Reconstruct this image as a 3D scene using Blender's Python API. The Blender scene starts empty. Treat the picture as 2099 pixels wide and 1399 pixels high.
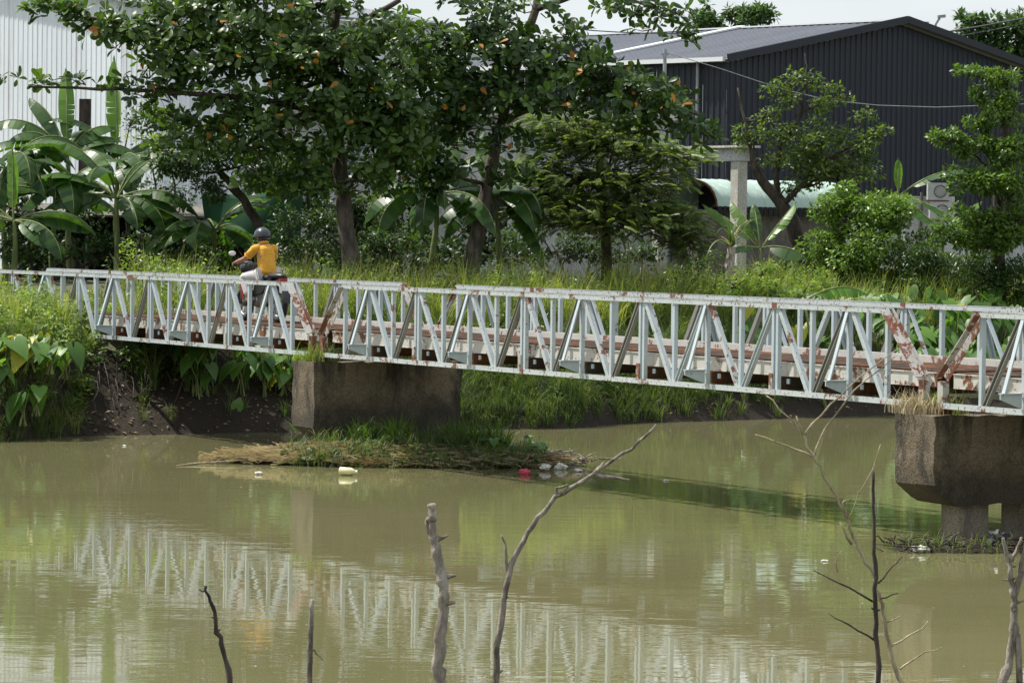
import bpy, math, random
import numpy as np
from mathutils import Matrix, Vector

random.seed(7)
rng = np.random.default_rng(7)
scene = bpy.context.scene
COL = scene.collection

# ------------------------------------------------------------------ camera
FPX, CX, CY = 7000.0, 1049.5, 699.5          # focal length and centre in photo pixels
ZC, HOR, ROLL = 3.5565, 468.7, 0.0121        # eye height over the water, horizon row, roll
PITCH = math.atan((CY - HOR) / FPX)
CAM_F = np.array([0, math.cos(PITCH), -math.sin(PITCH)])
CAM_U = np.array([0, math.sin(PITCH), math.cos(PITCH)])
CAM_R = np.array([1.0, 0, 0])
cr, sr = math.cos(ROLL), math.sin(ROLL)
right2 = cr * CAM_R + sr * CAM_U
up2 = cr * CAM_U - sr * CAM_R
cam_data = bpy.data.cameras.new('camera')
cam = bpy.data.objects.new('camera', cam_data)
COL.objects.link(cam)
mw = Matrix.Identity(4)
for i in range(3):
    mw[i][0], mw[i][1], mw[i][2] = right2[i], up2[i], -CAM_F[i]
mw[0][3], mw[1][3], mw[2][3] = 0, 0, ZC
cam.matrix_world = mw
cam_data.sensor_width = 36
cam_data.lens = 36 * FPX / 2099
cam_data.clip_end = 6000
cam_data.clip_start = 0.5
scene.camera = cam

# ------------------------------------------------------------------ sky and sun
SUN_EL, SUN_DIR = 60.0, (-0.93, 0.36)         # sun high, from the left and a little behind the trees
az = math.atan2(SUN_DIR[0], SUN_DIR[1])
world = bpy.data.worlds.new('World')
scene.world = world
world.use_nodes = True
nt = world.node_tree
nt.nodes.clear()
out = nt.nodes.new('ShaderNodeOutputWorld')
bg = nt.nodes.new('ShaderNodeBackground')
sky = nt.nodes.new('ShaderNodeTexSky')
sky.sky_type = 'NISHITA'
sky.sun_disc = False
sky.sun_elevation = math.radians(SUN_EL)
sky.sun_rotation = az
sky.dust_density = 3.0
tc = nt.nodes.new('ShaderNodeTexCoord')
mp = nt.nodes.new('ShaderNodeMapping')
mp.inputs['Scale'].default_value = (1.5, 1.5, 5)
nz = nt.nodes.new('ShaderNodeTexNoise')
nz.inputs['Scale'].default_value = 2.2
nz.inputs['Detail'].default_value = 6
rp = nt.nodes.new('ShaderNodeValToRGB')
rp.color_ramp.elements[0].position = 0.3
rp.color_ramp.elements[0].color = (0.45, 0.45, 0.45, 1)
rp.color_ramp.elements[1].position = 0.62
rp.color_ramp.elements[1].color = (0.95, 0.95, 0.95, 1)
mx = nt.nodes.new('ShaderNodeMix')
mx.data_type = 'RGBA'
mx.inputs['B'].default_value = (6.4, 6.8, 7.1, 1)
nt.links.new(tc.outputs['Generated'], mp.inputs['Vector'])
nt.links.new(mp.outputs['Vector'], nz.inputs['Vector'])
nt.links.new(nz.outputs['Fac'], rp.inputs['Fac'])
nt.links.new(rp.outputs['Color'], mx.inputs['Factor'])
nt.links.new(sky.outputs['Color'], mx.inputs['A'])
nt.links.new(mx.outputs['Result'], bg.inputs['Color'])
bg.inputs['Strength'].default_value = 0.115
nt.links.new(bg.outputs['Background'], out.inputs['Surface'])

sun_data = bpy.data.lights.new('sun', 'SUN')
sun_data.energy = 4.8
sun_data.angle = math.radians(1.2)
sun_data.color = (1.0, 0.955, 0.87)
sun = bpy.data.objects.new('sun', sun_data)
COL.objects.link(sun)
h = math.hypot(*SUN_DIR)
sd = Vector((SUN_DIR[0] / h * math.cos(math.radians(SUN_EL)), SUN_DIR[1] / h * math.cos(math.radians(SUN_EL)), math.sin(math.radians(SUN_EL))))
sun.rotation_euler = (-sd).to_track_quat('-Z', 'Y').to_euler()

scene.render.engine = 'CYCLES'
scene.view_settings.view_transform = 'Standard'
scene.view_settings.look = 'None'
scene.view_settings.exposure = 0.4
scene.view_settings.gamma = 1
scene.cycles.use_denoising = True
scene.cycles.use_adaptive_sampling = True
scene.cycles.adaptive_threshold = 0.02
scene.cycles.max_bounces = 6
scene.cycles.diffuse_bounces = 3
scene.cycles.glossy_bounces = 3
scene.cycles.transmission_bounces = 3
scene.cycles.caustics_reflective = False
scene.cycles.caustics_refractive = False


# ------------------------------------------------------------------ placing by line of sight and distance
def P(px, py, d):
    """the point seen at photo pixel (px, py) that stands d metres out from the camera"""
    x, y = px - CX, py - CY
    x, y = cr * x + sr * y, -sr * x + cr * y
    v = CAM_F + CAM_R * x / FPX - CAM_U * y / FPX
    return np.array([0, 0, ZC]) + v / v[1] * d


def on_water(px, py, z=0.0):
    a = P(px, py, 1.0) - np.array([0, 0, ZC])
    return np.array([0, 0, ZC]) + a * (z - ZC) / a[2]


def pxm(d):
    return FPX / d


# ------------------------------------------------------------------ materials
MATS = {}


def new_mat(name):
    m = bpy.data.materials.new(name)
    m.use_nodes = True
    MATS[name] = m
    return m, m.node_tree, m.node_tree.nodes['Principled BSDF']


def node(t, kind, **kw):
    n = t.nodes.new(kind)
    for k, v in kw.items():
        if k.startswith('i_'):
            n.inputs[k[2:].replace('_', ' ')].default_value = v
        else:
            setattr(n, k, v)
    return n


def ramp(t, stops):
    r = t.nodes.new('ShaderNodeValToRGB')
    e = r.color_ramp.elements
    while len(e) < len(stops):
        e.new(0.5)
    for el, (p, c) in zip(e, stops):
        el.position = p
        el.color = (c[0], c[1], c[2], 1) if hasattr(c, '__len__') else (c, c, c, 1)
    return r


def mixc(t, fac, a, b, blend='MIX'):
    n = t.nodes.new('ShaderNodeMix')
    n.data_type = 'RGBA'
    n.blend_type = blend
    for key, val in (('Factor', fac), ('A', a), ('B', b)):
        if isinstance(val, bpy.types.NodeSocket):
            t.links.new(val, n.inputs[key])
        elif key == 'Factor':
            n.inputs[key].default_value = val
        else:
            n.inputs[key].default_value = (*val, 1)
    return n.outputs['Result']


def noise(t, scale, detail=4, rough=0.55, vec=None, stretch=None, dist=0.0):
    n = node(t, 'ShaderNodeTexNoise')
    n.inputs['Scale'].default_value = scale
    n.inputs['Detail'].default_value = detail
    n.inputs['Roughness'].default_value = rough
    n.inputs['Distortion'].default_value = dist
    if vec is None:
        vec = node(t, 'ShaderNodeTexCoord').outputs['Object']
    if stretch:
        m = node(t, 'ShaderNodeMapping')
        m.inputs['Scale'].default_value = stretch
        t.links.new(vec, m.inputs['Vector'])
        vec = m.outputs['Vector']
    t.links.new(vec, n.inputs['Vector'])
    return n.outputs['Fac']


def bump(t, bsdf, height, strength=0.3, distance=0.02):
    b = node(t, 'ShaderNodeBump')
    b.inputs['Strength'].default_value = strength
    b.inputs['Distance'].default_value = distance
    t.links.new(height, b.inputs['Height'])
    t.links.new(b.outputs['Normal'], bsdf.inputs['Normal'])


def math_n(t, op, a, b=0.5):
    n = node(t, 'ShaderNodeMath', operation=op)
    for i, v in enumerate((a, b)):
        if isinstance(v, bpy.types.NodeSocket):
            t.links.new(v, n.inputs[i])
        else:
            n.inputs[i].default_value = v
    return n.outputs[0]


def leaf_mat(name, dark, light, trans=0.35, rough=0.45, tcol=None, spec=0.4):
    m, t, b = new_mat(name)
    at = node(t, 'ShaderNodeAttribute', attribute_name='tint')
    oi = node(t, 'ShaderNodeObjectInfo')
    nv = noise(t, 9.0, 2)
    f = math_n(t, 'ADD', at.outputs['Fac'], math_n(t, 'MULTIPLY', math_n(t, 'SUBTRACT', oi.outputs['Random'], 0.5), 0.35))
    f = math_n(t, 'ADD', f, math_n(t, 'MULTIPLY', math_n(t, 'SUBTRACT', nv, 0.5), 0.5))
    r = ramp(t, [(0.0, dark), (1.0, light)])
    t.links.new(f, r.inputs['Fac'])
    t.links.new(r.outputs['Color'], b.inputs['Base Color'])
    b.inputs['Roughness'].default_value = rough
    b.inputs['Specular IOR Level'].default_value = spec
    tr = node(t, 'ShaderNodeBsdfTranslucent')
    tc2 = mixc(t, 1.0, r.outputs['Color'], tcol or (1.5, 1.6, 0.5), 'MULTIPLY')
    t.links.new(tc2, tr.inputs['Color'])
    ms = node(t, 'ShaderNodeMixShader')
    ms.inputs['Fac'].default_value = trans
    t.links.new(b.outputs['BSDF'], ms.inputs[1])
    t.links.new(tr.outputs['BSDF'], ms.inputs[2])
    t.links.new(ms.outputs['Shader'], t.nodes['Material Output'].inputs['Surface'])
    return m


leaf_mat('almond_leaf', (0.022, 0.052, 0.013), (0.095, 0.165, 0.03), 0.34, 0.38)
leaf_mat('orange_leaf', (0.22, 0.05, 0.012), (0.50, 0.26, 0.03), 0.35, 0.5, (1.2, 1.0, 0.6))
leaf_mat('banana_leaf', (0.022, 0.062, 0.018), (0.095, 0.19, 0.04), 0.38, 0.36)
leaf_mat('banana_young', (0.08, 0.17, 0.03), (0.15, 0.28, 0.045), 0.5, 0.36)
leaf_mat('dry_leaf', (0.12, 0.085, 0.045), (0.30, 0.22, 0.12), 0.2, 0.7, (1.1, 1.0, 0.7))
leaf_mat('taro_leaf', (0.045, 0.11, 0.022), (0.14, 0.27, 0.05), 0.38, 0.42)
leaf_mat('taro_yellow', (0.28, 0.30, 0.03), (0.52, 0.50, 0.05), 0.4, 0.45, (1.2, 1.1, 0.4))
leaf_mat('grass_blade', (0.06, 0.105, 0.022), (0.32, 0.35, 0.11), 0.46, 0.5)
leaf_mat('bank_grass', (0.045, 0.078, 0.026), (0.18, 0.23, 0.085), 0.36, 0.55)
leaf_mat('straw', (0.30, 0.25, 0.15), (0.66, 0.58, 0.41), 0.15, 0.7, (1.1, 1.0, 0.7))
leaf_mat('dark_shrub', (0.018, 0.042, 0.011), (0.08, 0.145, 0.03), 0.32, 0.4)
leaf_mat('mid_shrub', (0.03, 0.07, 0.014), (0.15, 0.25, 0.045), 0.34, 0.36)
leaf_mat('light_shrub', (0.09, 0.17, 0.03), (0.31, 0.40, 0.09), 0.45, 0.4)
leaf_mat('feather_leaf', (0.045, 0.08, 0.03), (0.20, 0.27, 0.09), 0.3, 0.45)
leaf_mat('olive_leaf', (0.04, 0.078, 0.016), (0.18, 0.25, 0.05), 0.35, 0.42)
leaf_mat('far_leaf', (0.035, 0.075, 0.025), (0.11, 0.20, 0.05), 0.3, 0.5)


def bark_mat(name, a, b2, scale=7):
    m, t, b = new_mat(name)
    n1 = noise(t, scale, 6, 0.65, stretch=(1, 1, 0.35))
    r = ramp(t, [(0.40, a), (0.60, b2)])
    t.links.new(n1, r.inputs['Fac'])
    t.links.new(r.outputs['Color'], b.inputs['Base Color'])
    b.inputs['Roughness'].default_value = 0.9
    bump(t, b, noise(t, scale * 3, 5, 0.7, stretch=(1, 1, 0.3)), 0.9, 0.03)


bark_mat('bark', (0.045, 0.036, 0.028), (0.13, 0.105, 0.083))
bark_mat('dark_bark', (0.025, 0.02, 0.015), (0.085, 0.065, 0.05))
bark_mat('pale_bark', (0.16, 0.13, 0.10), (0.42, 0.37, 0.31), 14)
bark_mat('grey_stick', (0.13, 0.105, 0.08), (0.42, 0.37, 0.31), 22)
bark_mat('bamboo_dry', (0.26, 0.21, 0.13), (0.50, 0.43, 0.29), 12)
bark_mat('stem_green', (0.10, 0.14, 0.045), (0.22, 0.25, 0.10), 6)


def plain(name, col, rough=0.6, metal=0.0, var=0.25, scale=6, spec=0.5):
    m, t, b = new_mat(name)
    n1 = noise(t, scale, 5, 0.6)
    dk = tuple(c * (1 - var) for c in col)
    lt = tuple(min(1, c * (1 + var * 0.5)) for c in col)
    r = ramp(t, [(0.3, dk), (0.7, lt)])
    t.links.new(n1, r.inputs['Fac'])
    t.links.new(r.outputs['Color'], b.inputs['Base Color'])
    b.inputs['Roughness'].default_value = rough
    b.inputs['Metallic'].default_value = metal
    b.inputs['Specular IOR Level'].default_value = spec


plain('black_rubber', (0.02, 0.02, 0.02), 0.8)
plain('black_plastic', (0.018, 0.018, 0.02), 0.4)
plain('grey_metal', (0.35, 0.35, 0.36), 0.35, 0.8)
plain('red_paint', (0.32, 0.03, 0.025), 0.3)
plain('white_paint', (0.75, 0.75, 0.74), 0.4)
plain('mirror_back', (0.70, 0.74, 0.78), 0.2)
plain('skin', (0.36, 0.19, 0.12), 0.6, var=0.1)
plain('yellow_shirt', (0.66, 0.34, 0.035), 0.85, var=0.16, scale=14)
t = MATS['yellow_shirt'].node_tree
bump(t, t.nodes['Principled BSDF'], noise(t, 7, 4, 0.6, stretch=(1, 1, 1.8), dist=0.6), 0.7, 0.05)
plain('pale_trousers', (0.55, 0.54, 0.55), 0.85, var=0.15, scale=10)
plain('helmet_grey', (0.035, 0.045, 0.055), 0.28, var=0.2, scale=30)
plain('pink_plastic', (0.75, 0.10, 0.16), 0.4)
plain('white_plastic', (0.72, 0.70, 0.64), 0.5)
plain('yellow_plastic', (0.70, 0.66, 0.36), 0.45)
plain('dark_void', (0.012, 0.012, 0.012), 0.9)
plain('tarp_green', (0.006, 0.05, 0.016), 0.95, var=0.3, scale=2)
plain('ac_white', (0.42, 0.43, 0.42), 0.5, var=0.15)
plain('wire_black', (0.05, 0.05, 0.055), 0.6)
plain('lamp_grey', (0.30, 0.31, 0.32), 0.5)
plain('red_flower', (0.5, 0.03, 0.03), 0.6)


def steel_mat(name, paint, rust_amt, chips=0.3, red=(0.15, 0.045, 0.038)):
    m, t, b = new_mat(name)
    oi = node(t, 'ShaderNodeObjectInfo')
    tcn = node(t, 'ShaderNodeTexCoord')
    va = node(t, 'ShaderNodeVectorMath', operation='ADD')
    mul = node(t, 'ShaderNodeVectorMath', operation='SCALE')
    comb = node(t, 'ShaderNodeCombineXYZ')
    t.links.new(oi.outputs['Random'], comb.inputs[0])
    t.links.new(oi.outputs['Random'], comb.inputs[2])
    t.links.new(comb.outputs[0], mul.inputs[0])
    mul.inputs['Scale'].default_value = 9.0
    t.links.new(tcn.outputs['Object'], va.inputs[0])
    t.links.new(mul.outputs[0], va.inputs[1])
    v = va.outputs[0]
    big = noise(t, 2.3, 6, 0.68, vec=v)
    fine = noise(t, 17, 5, 0.7, vec=v)
    tone = noise(t, 6, 5, 0.7, vec=v, stretch=(1, 1, 0.35))
    p2 = tuple(c * 0.66 for c in paint)
    col = mixc(t, tone, p2, paint)
    fcol = mixc(t, fine, red, (0.20, 0.085, 0.035))
    thr = 0.66 - 0.16 * rust_amt
    mr = node(t, 'ShaderNodeMapRange')
    mr.inputs['From Min'].default_value = thr
    mr.inputs['From Max'].default_value = thr + 0.025
    t.links.new(math_n(t, 'ADD', math_n(t, 'MULTIPLY', big, 0.72), math_n(t, 'MULTIPLY', fine, 0.28)), mr.inputs['Value'])
    col = mixc(t, mr.outputs[0], col, fcol)
    mr2 = node(t, 'ShaderNodeMapRange')
    mr2.inputs['From Min'].default_value = 0.74 - 0.1 * chips
    mr2.inputs['From Max'].default_value = 0.77 - 0.1 * chips
    t.links.new(noise(t, 30, 3, 0.6, vec=v), mr2.inputs['Value'])
    col = mixc(t, mr2.outputs[0], col, (0.10, 0.06, 0.045))
    t.links.new(col, b.inputs['Base Color'])
    b.inputs['Roughness'].default_value = 0.55
    bump(t, b, fine, 0.15, 0.004)


steel_mat('steel_clean', (0.50, 0.58, 0.62), 0.15, 0.6)
steel_mat('steel_shaded', (0.27, 0.27, 0.25), 0.35, 0.6)  # paint darkened to imitate shade inside the open channel; rust and chips on top
steel_mat('steel_worn', (0.52, 0.585, 0.61), 0.5, 1.0)
steel_mat('steel_patchy', (0.53, 0.585, 0.60), 0.85, 0.9, (0.13, 0.035, 0.035))
steel_mat('steel_chord', (0.56, 0.61, 0.62), 0.62, 1.35, (0.16, 0.075, 0.05))
steel_mat('steel_rusty', (0.50, 0.50, 0.48), 1.12, 0.8)
steel_mat('steel_beam', (0.68, 0.66, 0.61), 0.78, 0.6, (0.16, 0.06, 0.03))
steel_mat('steel_kerb', (0.60, 0.575, 0.54), 0.8, 0.7, (0.17, 0.095, 0.07))
steel_mat('steel_deck', (0.055, 0.042, 0.035), 0.9, 0.7, (0.07, 0.04, 0.03))
steel_mat('steel_dark', (0.08, 0.065, 0.055), 1.2, 0.9, (0.08, 0.03, 0.02))

for q in ('steel_deck', 'steel_dark'):
    MATS[q].node_tree.nodes['Principled BSDF'].inputs['Roughness'].default_value = 0.95
    MATS[q].node_tree.nodes['Principled BSDF'].inputs['Specular IOR Level'].default_value = 0.05


def concrete(name, a, b2, stain, lower=True):
    m, t, b = new_mat(name)
    c1 = mixc(t, noise(t, 2.2, 6, 0.65), a, b2)
    streak = ramp(t, [(0.42, 0.0), (0.68, 1.0)])
    t.links.new(noise(t, 3.0, 5, 0.6, stretch=(1, 1, 0.3), dist=0.3), streak.inputs['Fac'])
    c2 = mixc(t, streak.outputs['Color'], c1, stain)
    ag = noise(t, 42, 3, 0.75)
    ar = ramp(t, [(0.35, 0.35), (0.6, 1.15)])
    t.links.new(ag, ar.inputs['Fac'])
    c3 = mixc(t, 0.75, c2, ar.outputs['Color'], 'MULTIPLY')
    t.links.new(c3, b.inputs['Base Color'])
    b.inputs['Roughness'].default_value = 0.95
    bump(t, b, ag, 0.6, 0.02)


m, t, b = new_mat('pier_concrete')
tcn = node(t, 'ShaderNodeTexCoord')
sxyz = node(t, 'ShaderNodeSeparateXYZ')
t.links.new(tcn.outputs['Object'], sxyz.inputs[0])
c1 = mixc(t, noise(t, 1.6, 6, 0.65), (0.12, 0.095, 0.062), (0.25, 0.21, 0.15))
bands = ramp(t, [(0.4, 0.0), (0.62, 0.7)])
t.links.new(noise(t, 1.0, 4, 0.6, stretch=(0.8, 0.8, 7.0), dist=0.4), bands.inputs['Fac'])
c1 = mixc(t, bands.outputs['Color'], c1, (0.17, 0.125, 0.075))
blot = ramp(t, [(0.46, 0.0), (0.6, 0.92)])
t.links.new(noise(t, 1.3, 6, 0.7, stretch=(1, 1, 0.7), dist=0.5), blot.inputs['Fac'])
c1 = mixc(t, blot.outputs['Color'], c1, (0.03, 0.028, 0.022))
alg = node(t, 'ShaderNodeMapRange')
alg.inputs['From Min'].default_value = 0.62
alg.inputs['From Max'].default_value = 0.98
alg.inputs['To Min'].default_value = 0.8
alg.inputs['To Max'].default_value = 0.0
t.links.new(math_n(t, 'ADD', sxyz.outputs[2], math_n(t, 'MULTIPLY', math_n(t, 'SUBTRACT', noise(t, 2.0, 5, 0.7), 0.5), 0.9)), alg.inputs['Value'])
c1 = mixc(t, alg.outputs[0], c1, (0.045, 0.04, 0.028))
drip = ramp(t, [(0.5, 0.0), (0.62, 0.85)])
t.links.new(noise(t, 4.5, 4, 0.6, stretch=(1, 1, 0.12)), drip.inputs['Fac'])
dm = node(t, 'ShaderNodeMapRange')
dm.inputs['From Min'].default_value = 0.95
dm.inputs['From Max'].default_value = 1.42
t.links.new(math_n(t, 'ADD', sxyz.outputs[2], math_n(t, 'MULTIPLY', math_n(t, 'SUBTRACT', noise(t, 2.5, 4), 0.5), 0.7)), dm.inputs['Value'])
c1 = mixc(t, math_n(t, 'MULTIPLY', drip.outputs['Color'], dm.outputs[0]), c1, (0.022, 0.02, 0.016))
ag = noise(t, 38, 3, 0.75)
ar = ramp(t, [(0.34, 0.45), (0.64, 1.3)])
t.links.new(ag, ar.inputs['Fac'])
c1 = mixc(t, 0.8, c1, ar.outputs['Color'], 'MULTIPLY')
t.links.new(c1, b.inputs['Base Color'])
b.inputs['Roughness'].default_value = 0.95
bump(t, b, ag, 0.9, 0.03)
concrete('column_concrete', (0.25, 0.22, 0.17), (0.33, 0.29, 0.22), (0.15, 0.13, 0.10))
concrete('white_wall', (0.52, 0.53, 0.53), (0.66, 0.67, 0.66), (0.36, 0.36, 0.35))
concrete('pale_concrete', (0.55, 0.55, 0.51), (0.68, 0.67, 0.62), (0.40, 0.38, 0.32))
concrete('dim_wall', (0.16, 0.15, 0.13), (0.24, 0.22, 0.19), (0.10, 0.09, 0.075))


def sheet_mat(name, col, streak_col, amt=0.4, rough=0.45):
    m, t, b = new_mat(name)
    oi = node(t, 'ShaderNodeObjectInfo')
    s = ramp(t, [(0.55, 0.0), (0.75, amt)])
    t.links.new(noise(t, 5.0, 5, 0.65, stretch=(1, 1, 0.05)), s.inputs['Fac'])
    base = mixc(t, oi.outputs['Random'], tuple(c * 0.9 for c in col), tuple(min(1, c * 1.06) for c in col))
    c2 = mixc(t, s.outputs['Color'], base, streak_col)
    t.links.new(c2, b.inputs['Base Color'])
    b.inputs['Roughness'].default_value = rough


sheet_mat('navy_sheet', (0.007, 0.0115, 0.021), (0.016, 0.021, 0.030), 0.5, 0.6)
sheet_mat('grey_roof_sheet', (0.16, 0.17, 0.20), (0.24, 0.25, 0.27), 0.5, 0.45)
sheet_mat('pale_sheet', (0.70, 0.745, 0.79), (0.30, 0.20, 0.13), 0.55, 0.5)
sheet_mat('mint_sheet', (0.37, 0.49, 0.43), (0.75, 0.80, 0.76), 0.6, 0.5)
sheet_mat('white_trim', (0.72, 0.74, 0.74), (0.5, 0.5, 0.48), 0.4, 0.5)

# ground, mud
m, t, b = new_mat('earth')
c1 = mixc(t, noise(t, 1.3, 6), (0.045, 0.035, 0.025), (0.11, 0.085, 0.055))
c2 = mixc(t, noise(t, 0.25, 4), c1, (0.06, 0.08, 0.025))
t.links.new(c2, b.inputs['Base Color'])
b.inputs['Roughness'].default_value = 0.95
bump(t, b, noise(t, 6, 5), 0.6, 0.05)
m, t, b = new_mat('mud')
sx = node(t, 'ShaderNodeSeparateXYZ')
t.links.new(node(t, 'ShaderNodeTexCoord').outputs['Object'], sx.inputs[0])
c1 = mixc(t, noise(t, 2.5, 6, 0.7), (0.013, 0.010, 0.007), (0.045, 0.036, 0.026))
t.links.new(c1, b.inputs['Base Color'])
b.inputs['Roughness'].default_value = 0.85
b.inputs['Specular IOR Level'].default_value = 0.2
bump(t, b, noise(t, 7, 6, 0.7), 0.8, 0.06)

# muddy river
m, t, b = new_mat('river_water')
c1 = mixc(t, noise(t, 0.22, 5, 0.6, stretch=(0.5, 1.3, 1), dist=0.8), (0.128, 0.126, 0.058), (0.182, 0.171, 0.088))
t.links.new(c1, b.inputs['Base Color'])
b.inputs['Roughness'].default_value = 0.015
b.inputs['IOR'].default_value = 1.33
w1 = noise(t, 1.0, 3, 0.5, stretch=(0.7, 2.2, 1))
w2 = noise(t, 1.0, 2, 0.5, stretch=(2.6, 8.0, 1))
patch = ramp(t, [(0.35, 0.12), (0.65, 1.0)])
t.links.new(noise(t, 0.16, 2, stretch=(0.5, 1.0, 1)), patch.inputs['Fac'])
hgt = math_n(t, 'ADD', math_n(t, 'MULTIPLY', w1, 0.030), math_n(t, 'MULTIPLY', math_n(t, 'MULTIPLY', w2, 0.016), patch.outputs['Color']))
bump(t, b, hgt, 0.075, 1.0)


# ------------------------------------------------------------------ object and mesh helpers
def wloc(o):
    v = np.zeros(3)
    while o is not None:
        v += np.array(o.location)
        o = o.parent
    return v


def tag(o, label=None, cat=None, group=None, kind=None):
    for k, v in (('label', label), ('category', cat), ('group', group), ('kind', kind)):
        if v:
            o[k] = v
    return o


def thing(name, label, cat, loc, group=None, kind=None):
    o = bpy.data.objects.new(name, None)
    o.empty_display_size = 0.2
    COL.objects.link(o)
    o.location = tuple(float(c) for c in loc)
    return tag(o, label, cat, group, kind)


def link_mesh(name, me, mat, parent=None, loc=None):
    o = bpy.data.objects.new(name, me)
    COL.objects.link(o)
    if mat is not None and len(me.materials) == 0:
        me.materials.append(MATS[mat])
    if parent is not None:
        o.parent = parent
    if loc is not None:
        o.location = tuple(float(c) for c in loc)
    return o


def raw_mesh(name, verts, loops, starts, smooth=False, tint=None):
    me = bpy.data.meshes.new(name)
    verts = np.ascontiguousarray(verts, dtype=np.float32)
    me.vertices.add(len(verts))
    me.vertices.foreach_set('co', verts.ravel())
    loops = np.ascontiguousarray(loops, dtype=np.int32)
    me.loops.add(len(loops))
    me.loops.foreach_set('vertex_index', loops)
    starts = np.ascontiguousarray(starts, dtype=np.int32)
    me.polygons.add(len(starts))
    me.polygons.foreach_set('loop_start', starts)
    if smooth:
        me.polygons.foreach_set('use_smooth', np.ones(len(starts), dtype=bool))
    if tint is not None:
        a = me.attributes.new('tint', 'FLOAT', 'POINT')
        a.data.foreach_set('value', np.ascontiguousarray(tint, dtype=np.float32))
    me.update(calc_edges=True)
    return me


class MB:
    """collects faces in world (or local) coordinates, then links them as one mesh object"""

    def __init__(self):
        self.v, self.f = [], []

    def add(self, verts, faces):
        n = len(self.v)
        self.v += [tuple(float(c) for c in p) for p in verts]
        self.f += [tuple(i + n for i in f) for f in faces]
        return self

    def box(self, c, sx, sy, sz, ax=(1, 0, 0), ay=(0, 1, 0), azv=(0, 0, 1)):
        c, ax, ay, azv = (np.array(q, float) for q in (c, ax, ay, azv))
        vs = [c + ax * sx * i / 2 + ay * sy * j / 2 + azv * sz * k / 2 for k in (-1, 1) for j in (-1, 1) for i in (-1, 1)]
        return self.add(vs, [(0, 2, 3, 1), (4, 5, 7, 6), (0, 1, 5, 4), (2, 6, 7, 3), (0, 4, 6, 2), (1, 3, 7, 5)])

    def prism(self, poly, p0, p1, xax):
        p0, p1 = np.array(p0, float), np.array(p1, float)
        d = p1 - p0
        d /= np.linalg.norm(d)
        xa = np.array(xax, float)
        xa = xa - d * xa.dot(d)
        xa /= np.linalg.norm(xa)
        ya = np.cross(d, xa)
        n = len(poly)
        vs = [p + xa * a + ya * bb for p in (p0, p1) for a, bb in poly]
        fs = [(i, (i + 1) % n, n + (i + 1) % n, n + i) for i in range(n)]
        if n == 6:                                   # L section: two convex caps
            fs += [(3, 2, 1, 0), (5, 4, 3, 0), (n, n + 1, n + 2, n + 3), (n, n + 3, n + 4, n + 5)]
        else:
            fs += [tuple(range(n - 1, -1, -1)), tuple(range(n, 2 * n))]
        return self.add(vs, fs)

    def angle(self, p0, p1, xax, w, h2=None, th=0.012):
        h2 = h2 or w
        return self.prism([(0, 0), (w, 0), (w, th), (th, th), (th, h2), (0, h2)], p0, p1, xax)

    def tube(self, pts, radii, n=8, cap=True):
        pts = [np.array(p, float) for p in pts]
        if not hasattr(radii, '__len__'):
            radii = [radii] * len(pts)
        rings = []
        ref = np.array([0.31, 0.94, 0.12])
        for i, p in enumerate(pts):
            d = pts[min(i + 1, len(pts) - 1)] - pts[max(i - 1, 0)]
            d = d / (np.linalg.norm(d) + 1e-9)
            a = np.cross(d, ref)
            if np.linalg.norm(a) < 1e-3:
                a = np.cross(d, (1, 0, 0))
            a /= np.linalg.norm(a)
            b2 = np.cross(d, a)
            rings.append([p + radii[i] * (a * math.cos(2 * math.pi * k / n) + b2 * math.sin(2 * math.pi * k / n)) for k in range(n)])
        vs = [q for r in rings for q in r]
        fs = []
        for i in range(len(pts) - 1):
            for k in range(n):
                k2 = (k + 1) % n
                fs.append((i * n + k, i * n + k2, (i + 1) * n + k2, (i + 1) * n + k))
        if cap:
            fs += [tuple(range(n - 1, -1, -1)), tuple((len(pts) - 1) * n + k for k in range(n))]
        return self.add(vs, fs)

    def sphere(self, c, rx, ry, rz, nu=14, nv=9, v0=0.0, v1=1.0, R=None):
        c = np.array(c, float)
        vs, fs = [], []
        for j in range(nv + 1):
            ph = math.pi * (v0 + (v1 - v0) * j / nv)
            for i in range(nu):
                a = 2 * math.pi * i / nu
                q = np.array([rx * math.sin(ph) * math.cos(a), ry * math.sin(ph) * math.sin(a), rz * math.cos(ph)])
                vs.append(c + (R @ q if R is not None else q))
        for j in range(nv):
            for i in range(nu):
                i2 = (i + 1) % nu
                fs.append((j * nu + i, (j + 1) * nu + i, (j + 1) * nu + i2, j * nu + i2))
        return self.add(vs, fs)

    def torus(self, c, R, r, axis, n=24, k=8):
        axis = np.array(axis, float)
        axis /= np.linalg.norm(axis)
        a = np.cross(axis, (0, 0, 1.0))
        a /= np.linalg.norm(a)
        b2 = np.cross(axis, a)
        c = np.array(c, float)
        vs, fs = [], []
        for i in range(n):
            th = 2 * math.pi * i / n
            rad = a * math.cos(th) + b2 * math.sin(th)
            for j in range(k):
                ph = 2 * math.pi * j / k
                vs.append(c + rad * (R + r * math.cos(ph)) + axis * r * math.sin(ph))
        for i in range(n):
            for j in range(k):
                fs.append((i * k + j, ((i + 1) % n) * k + j, ((i + 1) % n) * k + (j + 1) % k, i * k + (j + 1) % k))
        return self.add(vs, fs)

    def build(self, name, mat, parent=None, smooth=False, loc=None, local=False):
        if local:
            off = np.zeros(3)
        elif parent is not None:
            off = wloc(parent)
        else:
            off = np.array(loc if loc is not None else (0, 0, 0), float)
        v = np.array(self.v) - off
        me = bpy.data.meshes.new(name)
        me.from_pydata([tuple(q) for q in v], [], self.f)
        if smooth:
            me.polygons.foreach_set('use_smooth', np.ones(len(me.polygons), dtype=bool))
        me.update()
        return link_mesh(name, me, mat, parent, None if parent is not None else loc)


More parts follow.
